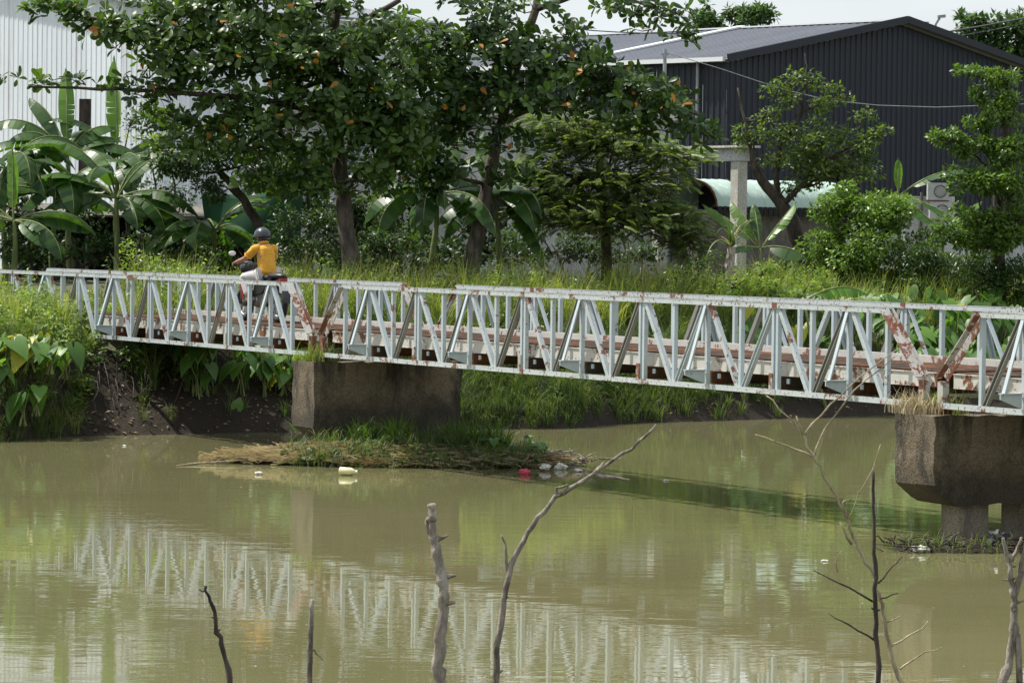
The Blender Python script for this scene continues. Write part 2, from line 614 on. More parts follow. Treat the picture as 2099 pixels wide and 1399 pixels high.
# ---- foliage, vectorised
class Foliage:
    def __init__(self):
        self.v, self.l, self.s, self.t = [], [], [], []
        self.nv = self.nl = 0

    def scatter(self, tv, tf, pos, R, scale, tint):
        """template vertices/faces copied to N places"""
        tv = np.asarray(tv, float)
        N, k = len(pos), len(tv)
        if N == 0:
            return self
        sc = np.asarray(scale, float)
        loc = tv[None, :, :] * (sc[:, None, None] if sc.ndim == 1 else sc[:, None, :])
        v = np.einsum('nij,nkj->nki', R, loc) + np.asarray(pos)[:, None, :]
        lp = np.concatenate([np.array(f) for f in tf])
        st = np.cumsum([0] + [len(f) for f in tf])[:-1]
        L = len(lp)
        self.l.append((lp[None, :] + (np.arange(N) * k)[:, None] + self.nv).ravel())
        self.s.append((st[None, :] + (np.arange(N) * L)[:, None] + self.nl).ravel())
        self.v.append(v.reshape(-1, 3))
        self.t.append(np.repeat(np.asarray(tint, float), k))
        self.nv += N * k
        self.nl += N * L
        return self

    def strips(self, pts, width, side, tint):
        """ribbons: pts (N,K,3), width (N,K), side (N,3)"""
        N, K, _ = pts.shape
        w = width[:, :, None] * side[:, None, :] * 0.5
        v = np.stack([pts - w, pts + w], axis=2).reshape(N, K * 2, 3)
        q = np.array([[2 * i, 2 * i + 1, 2 * i + 3, 2 * i + 2] for i in range(K - 1)]).ravel()
        self.l.append((q[None, :] + (np.arange(N) * K * 2)[:, None] + self.nv).ravel())
        self.s.append((np.arange(N * (K - 1)) * 4) + self.nl)
        self.v.append(v.reshape(-1, 3))
        self.t.append(np.repeat(np.asarray(tint, float), K * 2))
        self.nv += N * K * 2
        self.nl += N * (K - 1) * 4
        return self

    def build(self, name, mat, parent=None, kind='stuff', smooth=True, loc=None):
        if not self.v:
            return None
        off = wloc(parent) if parent is not None else np.array(loc if loc is not None else (0, 0, 0), float)
        me = raw_mesh(name, np.concatenate(self.v) - off, np.concatenate(self.l), np.concatenate(self.s), smooth, np.concatenate(self.t))
        o = link_mesh(name, me, mat, parent, None if parent is not None else loc)
        if kind:
            o['kind'] = kind
        return o


def unit(v):
    v = np.asarray(v, float)
    return v / (np.linalg.norm(v, axis=-1, keepdims=True) + 1e-9)


def frames(d, n):
    """rotation matrices whose Y is d and whose Z is near n"""
    d = unit(d)
    z = n - d * np.sum(n * d, axis=-1, keepdims=True)
    z = unit(z + 1e-6)
    x = np.cross(d, z)
    return np.stack([x, d, z], axis=-1)


def rand_dirs(n):
    return unit(rng.normal(size=(n, 3)))


# leaf shapes (unit length along +Y)
def broad_leaf(prof, fold=0.22, curl=0.18):
    ys = [p[0] for p in prof]
    v = [(0, y, -curl * y * y) for y in ys]
    n = len(ys)
    inner = list(range(1, n - 1))
    li, ri = {}, {}
    for i in inner:
        y, w = prof[i]
        li[i] = len(v)
        v.append((-w, y - 0.01, fold * w - curl * y * y))
        ri[i] = len(v)
        v.append((w, y - 0.01, fold * w - curl * y * y))
    f = [(0, 1, li[1]), (0, ri[1], 1)]
    for i in inner[:-1]:
        f += [(i, i + 1, li[i + 1], li[i]), (i, ri[i], ri[i + 1], i + 1)]
    e = inner[-1]
    f += [(e, n - 1, li[e]), (e, ri[e], n - 1)]
    return np.array(v, float), f


ALMOND = broad_leaf([(0, 0), (0.22, 0.10), (0.5, 0.21), (0.78, 0.265), (0.94, 0.16), (1.0, 0)])
ALMOND_NARROW = broad_leaf([(0, 0), (0.25, 0.07), (0.5, 0.15), (0.75, 0.20), (0.93, 0.13), (1.0, 0)], 0.5, 0.35)
ALMOND_CURLED = broad_leaf([(0, 0), (0.2, 0.12), (0.48, 0.23), (0.76, 0.28), (0.92, 0.2), (1.0, 0)], -0.25, 0.5)
OVAL = broad_leaf([(0, 0), (0.3, 0.20), (0.62, 0.22), (1.0, 0)])
SIMPLE = (np.array([(0, 0, 0), (-.23, .42, .05), (0, .5, -.02), (.23, .42, .05), (0, 1, -.12)]), [(0, 2, 1), (0, 3, 2), (1, 2, 4), (2, 3, 4)])


def frond_template(pairs=9, ll=0.28, w=0.055, droop=0.28):
    v, f = [], []
    for i in range(1, pairs + 1):
        y = i / (pairs + 0.5)
        z = -droop * y * y
        L = ll * (1.0 - 0.55 * abs(y - 0.45))
        for s in (-1, 1):
            n = len(v)
            v += [(0, y, z), (s * L * 0.5, y + L * 0.32 + w, z - 0.03), (s * L, y + L * 0.42, z - 0.09), (s * L * 0.5, y + L * 0.1 - w, z - 0.03)]
            f.append((n, n + 1, n + 2, n + 3) if s < 0 else (n, n + 3, n + 2, n + 1))
    n = len(v)
    v += [(-0.008, 0, 0), (0.008, 0, 0), (0.008, 1, -droop), (-0.008, 1, -droop)]
    f.append((n, n + 1, n + 2, n + 3))
    return np.array(v, float), f


FROND = frond_template()


def heart_leaf():
    # petiole meets the blade at the notch; tip at +Y
    half = [(0.0, -0.02), (0.16, -0.24), (0.30, -0.20), (0.38, 0.02), (0.34, 0.28), (0.20, 0.56), (0.07, 0.80), (0.0, 0.92)]
    v = [(0, 0, 0)] + [(0, 0.3, -0.02), (0, 0.6, -0.07), (0, 0.92, -0.2)]
    def zz(x, y):
        return 0.16 * abs(x) - 0.2 * max(0, y) ** 2 - 0.12 * max(0, -y)
    f = []
    for s in (-1, 1):
        n = len(v)
        v += [(s * x, y, zz(x, y)) for x, y in half[1:-1]]
        idx = [n + i for i in range(6)]
        fan = [(0, idx[0], idx[1]), (0, idx[1], idx[2]), (0, idx[2], idx[3], 1), (1, idx[3], idx[4], 2), (2, idx[4], idx[5], 3)]
        for q in fan:
            f.append(q if s > 0 else tuple(reversed(q)))
    return np.array(v, float), f


HEART = heart_leaf()


def shared_leaf(name, tmpl, mat, tint=0.5):
    v, f = tmpl
    me = raw_mesh(name, v, np.concatenate([np.array(q) for q in f]), np.cumsum([0] + [len(q) for q in f])[:-1], True, np.full(len(v), tint))
    me.materials.append(MATS[mat])
    return me


def place_leaf(name, me, parent, pos, R, s):
    o = bpy.data.objects.new(name, me)
    COL.objects.link(o)
    o.parent = parent
    off = wloc(parent)
    M = Matrix.Identity(4)
    for i in range(3):
        for j in range(3):
            M[i][j] = float(R[i, j]) * float(s)
        M[i][3] = float(pos[i] - off[i])
    o.matrix_basis = M
    return o


ME_ALMOND = [shared_leaf('almond_leaf_%s' % k, ALMOND, 'almond_leaf', v) for k, v in (('dark', 0.2), ('mid', 0.5), ('pale', 0.85))]
ME_ORANGE = shared_leaf('almond_leaf_orange', ALMOND, 'orange_leaf', 0.5)
ME_HEART = [shared_leaf('taro_blade_%s' % k, HEART, 'taro_leaf', v) for k, v in (('dark', 0.2), ('mid', 0.5), ('pale', 0.85))]
ME_HEART_Y = shared_leaf('taro_blade_yellow', HEART, 'taro_yellow', 0.5)


# ------------------------------------------------------------------ ground, banks and water
BANK = np.array([(-2000, 30), (-60, 48), (-14, 54.2), (-8.3, 55.4), (-7.4, 57.0), (-3.8, 59.0), (-0.95, 60.3), (0.96, 61.0), (2.2, 62.9), (7.1, 66.5), (12, 69), (60, 84), (2000, 400)])
PROF = np.array([(-40, -3), (-4, -1.2), (-0.3, -0.12), (0, 0.02), (0.5, 0.35), (1.3, 0.78), (2.0, 1.3), (2.8, 1.62), (4.0, 1.78), (8.0, 2.2), (12, 2.3), (4000, 2.3)])


def bank_y(x):
    return np.interp(x, BANK[:, 0], BANK[:, 1])


def wob(x, y):
    return (np.sin(x * 1.7 + 0.6 * y) * 0.5 + np.sin(x * 3.9 - y * 2.3 + 1) * 0.3 + np.sin(x * 7.7 + y * 5.1) * 0.2)


def ground_z(x, y):
    x, y = np.asarray(x, float), np.asarray(y, float)
    tt = y - bank_y(x)
    z = np.interp(tt, PROF[:, 0], PROF[:, 1])
    steep = np.where(x < -7.6, np.interp(tt, [-0.3, 0.0, 0.7, 1.4, 3.0], [0, 0, 0.55, 0.45, 0]), 0)
    amp = np.clip(np.interp(tt, [-1, 0, 0.6, 3, 60], [0.0, 0.02, 0.1, 0.1, 0.0]), 0, 1)
    return z + steep + amp * wob(x, y)


def grid_mesh(name, xs, ys, zf, mat, label_kind='structure', xf=None):
    X, Y = np.meshgrid(xs, ys)
    if xf is not None:
        Y = xf(X, Y)
    Z = zf(X, Y)
    nx, ny = len(xs), len(ys)
    v = np.stack([X.ravel(), Y.ravel(), Z.ravel()], 1)
    i, j = np.meshgrid(np.arange(nx - 1), np.arange(ny - 1))
    a = (j * nx + i).ravel()
    q = np.stack([a, a + 1, a + nx + 1, a + nx], 1)
    me = raw_mesh(name, v, q.ravel(), np.arange(len(q)) * 4, True)
    o = link_mesh(name, me, mat)
    o['kind'] = label_kind
    return o


xs = np.concatenate([[-2000, -400, -120, -60, -35, -20], np.arange(-14, 16, 0.16), [18, 24, 35, 60, 120, 400, 2000]])
ts = np.concatenate([[-30, -6], np.arange(-1.2, 5.0, 0.14), np.arange(5, 14, 0.6), [16, 22, 35, 60, 100, 200, 500, 1200, 3500]])
grd = grid_mesh('ground', xs, ts, lambda X, Y: ground_z(X, Y), 'earth', xf=lambda X, T: bank_y(X) + T)
grd.data.materials.append(MATS['mud'])
cent = np.zeros(len(grd.data.polygons) * 3, dtype=np.float32)
grd.data.polygons.foreach_get('center', cent)
cent = cent.reshape(-1, 3)
grd.data.polygons.foreach_set('material_index', ((cent[:, 2] < 1.35).astype(np.int32)))

wm = MB().add([(-2000, -60, 0), (2000, -60, 0), (2000, 420, 0), (-2000, 420, 0)], [(0, 1, 2, 3)])
water = wm.build('river_water', 'river_water')
water['kind'] = 'structure'

nb = grid_mesh('near_bank', np.concatenate([[-400, -60, -20], np.arange(-8, 8.1, 0.8), [20, 60, 400]]),
               np.concatenate([[-300, -20, -4], np.arange(0, 23, 1.0)]),
               lambda X, Y: np.interp(Y, [-300, 0, 8, 14, 19, 22], [2.0, 1.85, 1.6, 1.0, 0.05, -0.8]) + 0.05 * wob(X, Y), 'earth')

# ------------------------------------------------------------------ the steel bridge
ANG = 1.0361
BU = np.array([math.cos(ANG), -math.sin(ANG), 0])      # along the bridge, away from the bank
BV = np.array([math.sin(ANG), math.cos(ANG), 0])       # across it, near truss to far truss
BZ = np.array([0, 0, 1.0])
B0 = np.array([-2.970, 52.355, 1.5645])                # underside of the near truss at the first pier
MOD, WID, TRH, GAP = 3.017, 1.962, 1.12, 0.127
Q4 = MOD / 4


def BP(s, tt, z):
    return B0 + BU * s + BV * tt + BZ * z


def truss(par, s0, nmod, side, first_end, last_end):
    """one side truss of a span. side -1 = near the camera, +1 = far side"""
    T = 0.0 if side < 0 else WID
    outv = BV * side                                    # points outwards
    ch = 0.062
    facev = -BV                                         # both trusses turn their flat plates the same way
    nq = nmod * 4
    a_s = s0 + (Q4 if first_end else 0)
    b_s = s0 + nq * Q4 - (Q4 if last_end else 0)
    wear = lambda: random.choice(['steel_clean', 'steel_clean', 'steel_worn'])
    for m_ in range(nmod):                              # chords, one length per module, with a small gap at each splice
        sa, sb = s0 + m_ * MOD + 0.004, s0 + (m_ + 1) * MOD - 0.004
        ta, tb = max(sa, a_s - 0.03), min(sb, b_s + 0.03)
        mb = MB()
        mb.box(BP((ta + tb) / 2, T, TRH - ch / 2) + facev * 0.034, tb - ta, 0.012, ch, BU, BV, BZ)
        mb.box(BP((ta + tb) / 2, T, TRH - 0.006), tb - ta, 0.08, 0.012, BU, BV, BZ)
        mb.build('top_chord', 'steel_chord', par)
        mb = MB()
        mb.box(BP((sa + sb) / 2, T, ch / 2 + 0.002) + facev * 0.034, sb - sa, 0.012, ch + 0.004, BU, BV, BZ)
        mb.box(BP((sa + sb) / 2, T, 0.006), sb - sa, 0.085, 0.012, BU, BV, BZ)
        mb.build('bottom_chord', 'steel_chord', par)
        if m_ > 0:
            for zz in (TRH - ch / 2, ch / 2):
                MB().box(BP(s0 + m_ * MOD, T, zz) + facev * 0.044, 0.09, 0.008, ch * 1.15, BU, BV, BZ).build('splice_plate', 'steel_rusty', par)
    lo, hi = ch * 0.6, TRH - ch * 0.6

    def post(sq, w_):                                   # angle iron: flange in the truss plane, web turned inwards
        mb = MB()
        zc_ = (lo + hi) / 2
        mb.box(BP(sq, T, zc_) + facev * 0.022, w_, 0.010, hi - lo, BU, BV, BZ)
        mb.box(BP(sq + w_ / 2 - 0.005, T, zc_) - facev * 0.006, 0.010, 0.046, hi - lo - 0.002, BU, BV, BZ)
        mb.build('vertical_post', wear(), par)

    for q in range(nq + 1):
        s = s0 + q * Q4
        if (q == 0 and first_end) or (q == nq and last_end):
            # short bearing post at the span end
            MB().box(BP(s + (0.05 if q == 0 else -0.05), T, 0.16), 0.10, 0.09, 0.30, BU, BV, BZ).build('bearing_post', 'steel_rusty', par)
            continue
        if q % 4 == 0:
            for k, off in enumerate((-0.045, 0.045)):
                post(s + off, 0.046)
            MB().box(BP(s - 0.06, T, 0.16) + outv * 0.034, 0.07, 0.02, 0.2, BU, BV, BZ).build('pin_sleeve', 'steel_rusty', par)
        else:
            post(s, 0.05)
    for q in range(nq):                                 # the W of diagonals
        sa, sb = s0 + q * Q4, s0 + (q + 1) * Q4
        down = q % 2 == 0
        za, zb = (hi, lo) if down else (lo, hi)
        if q == 0 and first_end:
            za, zb = 0.34, hi
            mb = MB()
            mb.angle(BP(sa + 0.06, T, za) + outv * 0.03, BP(sb, T, zb) + outv * 0.03, BZ, 0.055, 0.09)
            mb.box((BP(sa + 0.06, T, za) + BP(sb, T, zb)) / 2 - outv * 0.03, np.linalg.norm(BP(sb, 0, zb) - BP(sa + 0.06, 0, za)), 0.012, 0.10,
                   unit(BP(sb, 0, zb) - BP(sa + 0.06, 0, za)), BV, unit(np.cross(unit(BP(sb, 0, zb) - BP(sa + 0.06, 0, za)), BV)))
            mb.build('end_diagonal', 'steel_rusty', par)
            continue
        if q == nq - 1 and last_end:
            za, zb = hi, 0.34
            mb = MB()
            mb.angle(BP(sa, T, za) + outv * 0.03, BP(sb - 0.06, T, zb) + outv * 0.03, BZ, 0.055, 0.09)
            d_ = BP(sb - 0.06, 0, zb) - BP(sa, 0, za)
            mb.box((BP(sa, T, za) + BP(sb - 0.06, T, zb)) / 2 - outv * 0.03, np.linalg.norm(d_), 0.012, 0.12, unit(d_), BV, unit(np.cross(unit(d_), BV)))
            mb.build('end_diagonal', 'steel_rusty', par)
            continue
        inset = 0.055
        pa, pb = BP(sa + inset, T, za), BP(sb - inset, T, zb)
        mb = MB()
        d_ = unit(pb - pa)
        nrm = np.cross(d_, BV)
        L = np.linalg.norm(pb - pa)
        mid = (pa + pb) / 2
        if down:                                        # flat face towards the outside
            mb.box(mid + outv * 0.018, L, 0.012, 0.062, d_, BV, nrm)
            mb.box(mid - outv * 0.012 + nrm * 0.025, L, 0.045, 0.012, d_, BV, nrm)
            mb.build('diagonal_brace', random.choice(['steel_clean', 'steel_worn', 'steel_worn', 'steel_patchy']), par)
        else:                                           # turned the other way: the open side shows
            mb.box(mid - outv * 0.026, L, 0.012, 0.062, d_, BV, nrm)
            mb.box(mid + outv * 0.005 + nrm * 0.028, L, 0.05, 0.012, d_, BV, nrm)
            mb.box(mid + outv * 0.005 - nrm * 0.028, L, 0.05, 0.012, d_, BV, nrm)
            mb.build('diagonal_brace', 'steel_shaded' if random.random() < 0.75 else 'steel_worn', par)  # most get the steel with channel shade put into its colour
    for m_ in range(nmod):                              # outriggers at mid module
        s = s0 + (m_ + 0.5) * MOD
        mb = MB()
        ln = 0.30
        a0, a1 = BP(s, T, 0), BP(s, T, 0) + outv * (0.045 + ln)
        vs = []
        for off in (-0.008, 0.008):
            o_ = BU * off
            vs += [a0 + outv * 0.045 + BZ * 0.07 + o_, a0 + outv * 0.045 + BZ * 0.235 + o_, a1 + BZ * 0.235 + o_, a1 + BZ * 0.175 + o_]
        mb.add(vs, [(0, 1, 2, 3), (7, 6, 5, 4), (0, 4, 5, 1), (1, 5, 6, 2), (2, 6, 7, 3), (3, 7, 4, 0)])
        mb.box(a0 + outv * (0.045 + ln / 2) + BZ * 0.241, 0.07, ln, 0.012, BU, BV, BZ)
        mb.build('outrigger_bracket', 'steel_clean', par)
        mb = MB()
        mb.angle(a1 - outv * 0.03 + BZ * 0.2 - BU * 0.03, BP(s, T, hi - 0.03) + outv * 0.05 - BU * 0.03, BU, 0.055, 0.05 * (1 if side < 0 else -1))
        mb.build('outrigger_stay', 'steel_clean', par)


def span(name, label, s0, nmod, first_end, last_end):
    par = thing(name, label, 'bridge span', BP(s0, 0, 0))
    truss(par, s0, nmod, -1, first_end, last_end)
    truss(par, s0, nmod, 1, first_end, last_end)
    e0, e1 = s0 + (0.03 if first_end else 0), s0 + nmod * MOD - (0.03 if last_end else 0)
    for m_ in range(nmod):
        for k in (0.0, 0.5):
            s = s0 + (m_ + k) * MOD
            if s < e0:
                continue
            mb = MB()
            mb.box(BP(s, WID / 2, 0.14), 0.012, WID - 0.12, 0.145, BU, BV, BZ)
            mb.box(BP(s, WID / 2, 0.217), 0.08, WID - 0.12, 0.01, BU, BV, BZ)
            mb.box(BP(s, WID / 2, 0.067), 0.08, WID - 0.12, 0.01, BU, BV, BZ)
            mb.build('cross_beam', 'steel_dark', par)
            MB().box(BP(s + 0.12, 0.10, 0.165), 0.05, 0.02, 0.06, BU, BV, BZ).build('bolt_plate', 'steel_clean', par)
    for m_ in range(nmod):                              # edge stringers and deck plates module by module
        sa, sb = max(e0, s0 + m_ * MOD + 0.003), min(e1, s0 + (m_ + 1) * MOD - 0.003)
        c = (sa + sb) / 2
        for tt, sg in ((0.17, -1), (WID - 0.17, 1)):
            mb = MB()
            mb.box(BP(c, tt, 0.305), sb - sa, 0.012, 0.155, BU, BV, BZ)
            mb.box(BP(c, tt - sg * 0.03, 0.388), sb - sa, 0.10, 0.010, BU, BV, BZ)
            mb.box(BP(c, tt - sg * 0.025, 0.2275), sb - sa, 0.07, 0.010, BU, BV, BZ)
            mb.build('edge_stringer', 'steel_beam', par)
        for tt in (0.7, 1.25):
            MB().box(BP(c, tt, 0.30), sb - sa, 0.06, 0.15, BU, BV, BZ).build('inner_stringer', 'steel_dark', par)
        MB().box(BP(c, WID / 2, 0.402), sb - sa, WID - 0.40, 0.012, BU, BV, BZ).build('deck_plate', 'steel_deck', par)
        mb = MB()
        mb.box(BP(c, WID - 0.20, 0.445), sb - sa, 0.012, 0.074, BU, BV, BZ)
        mb.box(BP(c, WID - 0.17, 0.487), sb - sa, 0.07, 0.010, BU, BV, BZ)
        mb.build('kerb', 'steel_kerb', par)
    return par


span('truss_span', 'white steel truss span landing on the leafy left bank, with the motorcyclist on it', -GAP - 5 * MOD, 5, False, True)
span('truss_span', 'long white steel truss span between the two concrete piers', GAP, 5, True, True)
span('truss_span', 'white steel truss span running out of the right edge of the picture', 5 * MOD + 3 * GAP, 2, True, False)


def pier(label, sc_, zlow):
    c = BP(sc_, WID / 2, 0)
    par = thing('bridge_pier', label, 'bridge pier', (c[0], c[1], 0))
    zt, zb_ = 1.49, zlow
    t0, t1 = -0.26, WID + 0.36
    hs = 0.37
    prof = [(t0, zt), (t0, zb_ + 0.24), (t0 + 0.32, zb_), (t1 - 0.32, zb_), (t1, zb_ + 0.24), (t1, zt)]
    # subdivided block with slightly worn edges
    mb = MB()
    nt_ = 22
    cols = [t0 + (t1 - t0) * i / nt_ for i in range(nt_ + 1)]
    def low(tt):
        return max(zb_, zb_ + 0.24 * max(0, (t0 + 0.32 - tt) / 0.32), zb_ + 0.24 * max(0, (tt - (t1 - 0.32)) / 0.32))
    nz_ = 8
    ids = {}
    r2 = random.Random(int(sc_ * 100))
    for sgn in (0, 1):
        for i, tt in enumerate(cols):
            for k in range(nz_ + 1):
                lo = low(tt)
                z = lo + (zt - lo) * k / nz_
                edge = k in (0, nz_) or i in (0, nt_)
                j = 0.018 if edge else 0.008
                p = c * np.array([1, 1, 0]) + BU * ((hs if sgn else -hs) + r2.uniform(-j, j) * (1 if not edge else 1.3)) + BV * (tt - WID / 2 + r2.uniform(-j, j)) + BZ * (z + r2.uniform(-j, j) * 0.8)
                ids[(sgn, i, k)] = len(mb.v)
                mb.v.append(tuple(p))
    for i in range(nt_):
        for k in range(nz_):
            mb.f.append((ids[(1, i, k)], ids[(1, i + 1, k)], ids[(1, i + 1, k + 1)], ids[(1, i, k + 1)]))
            mb.f.append((ids[(0, i, k)], ids[(0, i, k + 1)], ids[(0, i + 1, k + 1)], ids[(0, i + 1, k)]))
        mb.f.append((ids[(0, i, nz_)], ids[(1, i, nz_)], ids[(1, i + 1, nz_)], ids[(0, i + 1, nz_)]))
        mb.f.append((ids[(0, i, 0)], ids[(0, i + 1, 0)], ids[(1, i + 1, 0)], ids[(1, i, 0)]))
    for k in range(nz_):
        mb.f.append((ids[(0, 0, k)], ids[(1, 0, k)], ids[(1, 0, k + 1)], ids[(0, 0, k + 1)]))
        mb.f.append((ids[(0, nt_, k)], ids[(0, nt_, k + 1)], ids[(1, nt_, k + 1)], ids[(1, nt_, k)]))
    cap = mb.build('pier_cap', 'pier_concrete', par, True)
    cap.data.set_sharp_from_angle(angle=math.radians(32))
    for tt in (0.48, WID - 0.60):
        mb = MB()
        pc = c * np.array([1, 1, 0]) + BV * (tt - WID / 2)
        sq = [(-.17, -.21), (-.21, -.17), (-.21, .17), (-.17, .21), (.17, .21), (.21, .17), (.21, -.17), (.17, -.21)]
        mb.prism(sq, pc + BZ * -1.0, pc + BZ * (zb_ + 0.02), BU)
        mb.build('pier_column', 'column_concrete', par)
    for tt in (0, WID):
        MB().box(BP(sc_, tt, -0.035) + BU * 0.0, 0.5, 0.16, 0.05, BU, BV, BZ).build('bearing_plate', 'steel_dark', par)
    return par


pier('stained concrete pier in midstream with a weedy debris raft at its foot', 0.0, 0.25)
pier('dark moss-stained concrete pier at the right edge with two columns in the water', 5 * MOD + 2 * GAP, 0.46)

# ------------------------------------------------------------------ buildings behind the trees
def ribbed_panel(par, name, mat, p0, ax, width, h0, h1, z0, out_n, rib=0.2, depth=0.03):
    """vertical corrugated sheet from p0 along ax; the top runs from h0 to h1"""
    mb = MB()
    p0 = np.array(p0, float)
    prof = []
    n = max(1, int(round(width / rib)))
    for i in range(n):
        for a, dd in ((0.0, 0), (0.52, 0), (0.62, 1), (0.88, 1), (0.98, 0)):
            prof.append(((i + a) / n, dd * depth))
    prof.append((1.0, 0))
    vs = []
    for a, dd in prof:
        b_ = p0 + ax * width * a + out_n * dd
        vs += [b_ + BZ * (z0 - b_[2]), b_ + BZ * (h0 + (h1 - h0) * a - b_[2])]
    fs = [(2 * i, 2 * i + 2, 2 * i + 3, 2 * i + 1) for i in range(len(prof) - 1)]
    mb.add(vs, fs)
    return mb.build(name, mat, par)


# dark warehouse
WG = np.array([0.736, 0.677, 0])        # along its gable
WR = np.array([-0.677, 0.736, 0])       # along its ridge, away from the camera
WN = -WR
wc = np.array([6.8, 110.0, 0])
EAVE, PEAK, HALF, WLEN = 9.09, 10.70, 8.4, 17.0
wh = thing('warehouse', 'dark navy corrugated warehouse with a low gable and grey roof behind the trees', 'warehouse', (wc[0], wc[1], 2.3))
npan = 8
for i in range(npan * 2):
    a = i * HALF / npan
    w_ = HALF / npan - 0.004
    hh = lambda q: EAVE + (PEAK - EAVE) * (1 - abs(q - HALF) / HALF) - 0.12
    ribbed_panel(wh, 'wall_panel', 'navy_sheet', wc + WG * a, WG, w_, hh(a), hh(a + w_), 2.2, WN, 0.26, 0.035)
for i in range(16):
    a = i * WLEN / 16
    ribbed_panel(wh, 'wall_panel', 'navy_sheet', wc + WR * (a + WLEN / 16 - 0.004), -WR, WLEN / 16 - 0.006, EAVE - 0.1, EAVE - 0.1, 2.2, -WG, 0.26, 0.035)
for side in (0, 1):
    for i in range(16):
        a = i * WLEN / 16 - 0.25
        w_ = WLEN / 16 - 0.004
        mb = MB()
        e0 = wc + BZ * (EAVE - 0.03) - WG * 0.25 if side == 0 else wc + WG * (2 * HALF + 0.25) + BZ * (EAVE - 0.03)
        pk = wc + WG * HALF + BZ * PEAK
        vs, prof = [], []
        for k in range(3):
            for q, dd in ((0, 0), (0.6, 0), (0.7, 0.045), (0.88, 0.045)):
                prof.append(((k + q) / 3, dd))
        prof.append((1, 0))
        for q, dd in prof:
            vs += [e0 + WR * (a + w_ * q) + BZ * dd, pk + WR * (a + w_ * q) + BZ * dd]
        fs = [((2 * j, 2 * j + 2, 2 * j + 3, 2 * j + 1) if side else (2 * j, 2 * j + 1, 2 * j + 3, 2 * j + 2)) for j in range(len(prof) - 1)]
        mb.add(vs, fs)
        mb.build('roof_sheet', 'grey_roof_sheet', wh)
for sg, e0 in ((1, wc + BZ * EAVE - WG * 0.28), (-1, wc + WG * (2 * HALF + 0.28) + BZ * EAVE)):
    pk = wc + WG * HALF + BZ * (PEAK + 0.04)
    d_ = pk - e0
    MB().box((e0 + pk) / 2 + WN * 0.33 + BZ * 0.02, np.linalg.norm(d_), 0.10, 0.24, unit(d_), WN, unit(np.cross(unit(d_), WN))).build('verge_trim', 'navy_sheet', wh)
MB().box(wc + WG * HALF + BZ * (PEAK + 0.05) + WR * (WLEN / 2 - 0.2), 0.5, WLEN + 0.2, 0.05, WG, WR, BZ).build('ridge_cap', 'white_trim', wh)
e0, pk = wc + BZ * (EAVE + 0.03) + WR * 7.4 - WG * 0.2, wc + WG * HALF + BZ * (PEAK + 0.07) + WR * 7.4
MB().box((e0 + pk) / 2 + BZ * 0.03, np.linalg.norm(pk - e0), 0.4, 0.06, unit(pk - e0), WR, unit(np.cross(unit(pk - e0), WR))).build('roof_joint_flashing', 'white_trim', wh)
MB().box(wc + WR * (WLEN / 2) + BZ * (EAVE - 0.02) - WG * 0.30, WLEN + 0.3, 0.12, 0.14, WR, WG, BZ).build('eave_gutter', 'white_trim', wh)
MB().tube([wc + WR * 1.2 - WG * 0.12 + BZ * 2.2, wc + WR * 1.2 - WG * 0.12 + BZ * EAVE], 0.05, 8).build('downpipe', 'lamp_grey', wh)
MB().box(wc + WG * 8.4 + WN * 0.06 + BZ * 3.0, 16.8, 0.10, 1.6, WG, WN, BZ).build('base_wall', 'white_wall', wh)

# pale grey building on the left: one big corrugated gable wall
gl = P(-160, 400, 97)
gr = P(322, 400, 89)
gax = unit((gr - gl) * np.array([1, 1, 0]))
gl[2] = 2.3
gn = np.array([gax[1], -gax[0], 0])
gb = thing('warehouse', 'pale grey corrugated warehouse wall with rusty seams at the upper left', 'warehouse', gl)
glen = np.linalg.norm((gr - gl)[:2])
zr = P(322, 22, 90)[2]
zl = P(170, 0, 90.7)[2]
slope = (zl - zr) / (152 / pxm(90))
npan = 7
for i in range(npan):
    a, w_ = i * glen / npan, glen / npan - 0.006
    ht = lambda q: zr + slope * (glen - q)
    ribbed_panel(gb, 'wall_panel', 'pale_sheet', gl + gax * a, gax, w_, ht(a), ht(a + w_), 2.2, gn, 0.22, 0.014)
for i in range(10):
    ribbed_panel(gb, 'wall_panel', 'pale_sheet', gl + gax * glen - gn * (i * 1.0), -gn, 0.995, zr, zr, 2.2, gax, 0.22, 0.03)
ea, eb = gl * np.array([1, 1, 0]) + BZ * (zr + slope * glen + 0.08), gl * np.array([1, 1, 0]) + gax * (glen + 0.3) + BZ * (zr + 0.08 - slope * 0.3)
mb = MB().box((ea + eb) / 2 - gn * 4.9, np.linalg.norm(eb - ea), 10.4, 0.08, unit(eb - ea), gn, np.cross(unit(eb - ea), gn))
mb.build('roof', 'grey_roof_sheet', gb)

# white house wall behind the almond trees
hl, hr = P(585, 400, 80), P(1372, 400, 82)
hax = unit((hr - hl) * np.array([1, 1, 0]))
hn = np.array([hax[1], -hax[0], 0])
hlen = np.linalg.norm((hr - hl)[:2])
htop = P(900, 236, 80)[2]
hs_ = thing('house', 'low white plastered house mostly hidden behind the almond trees', 'house', (hl[0], hl[1], 2.3))
mid = (hl + hr) / 2 * np.array([1, 1, 0])
MB().box(mid - hn * 3 + BZ * ((htop + 2.1) / 2), hlen, 6.0, htop - 2.1, hax, hn, BZ).build('wall', 'white_wall', hs_)
MB().box(mid - hn * 2.9 + BZ * (htop + 0.08), hlen + 0.5, 6.5, 0.16, hax, hn, BZ).build('roof_slab', 'pale_concrete', hs_)
MB().box(mid + hn * 0.03 - hax * 2.6 + BZ * 3.0, 1.5, 0.08, 1.9, hax, hn, BZ).build('doorway', 'dark_void', hs_)
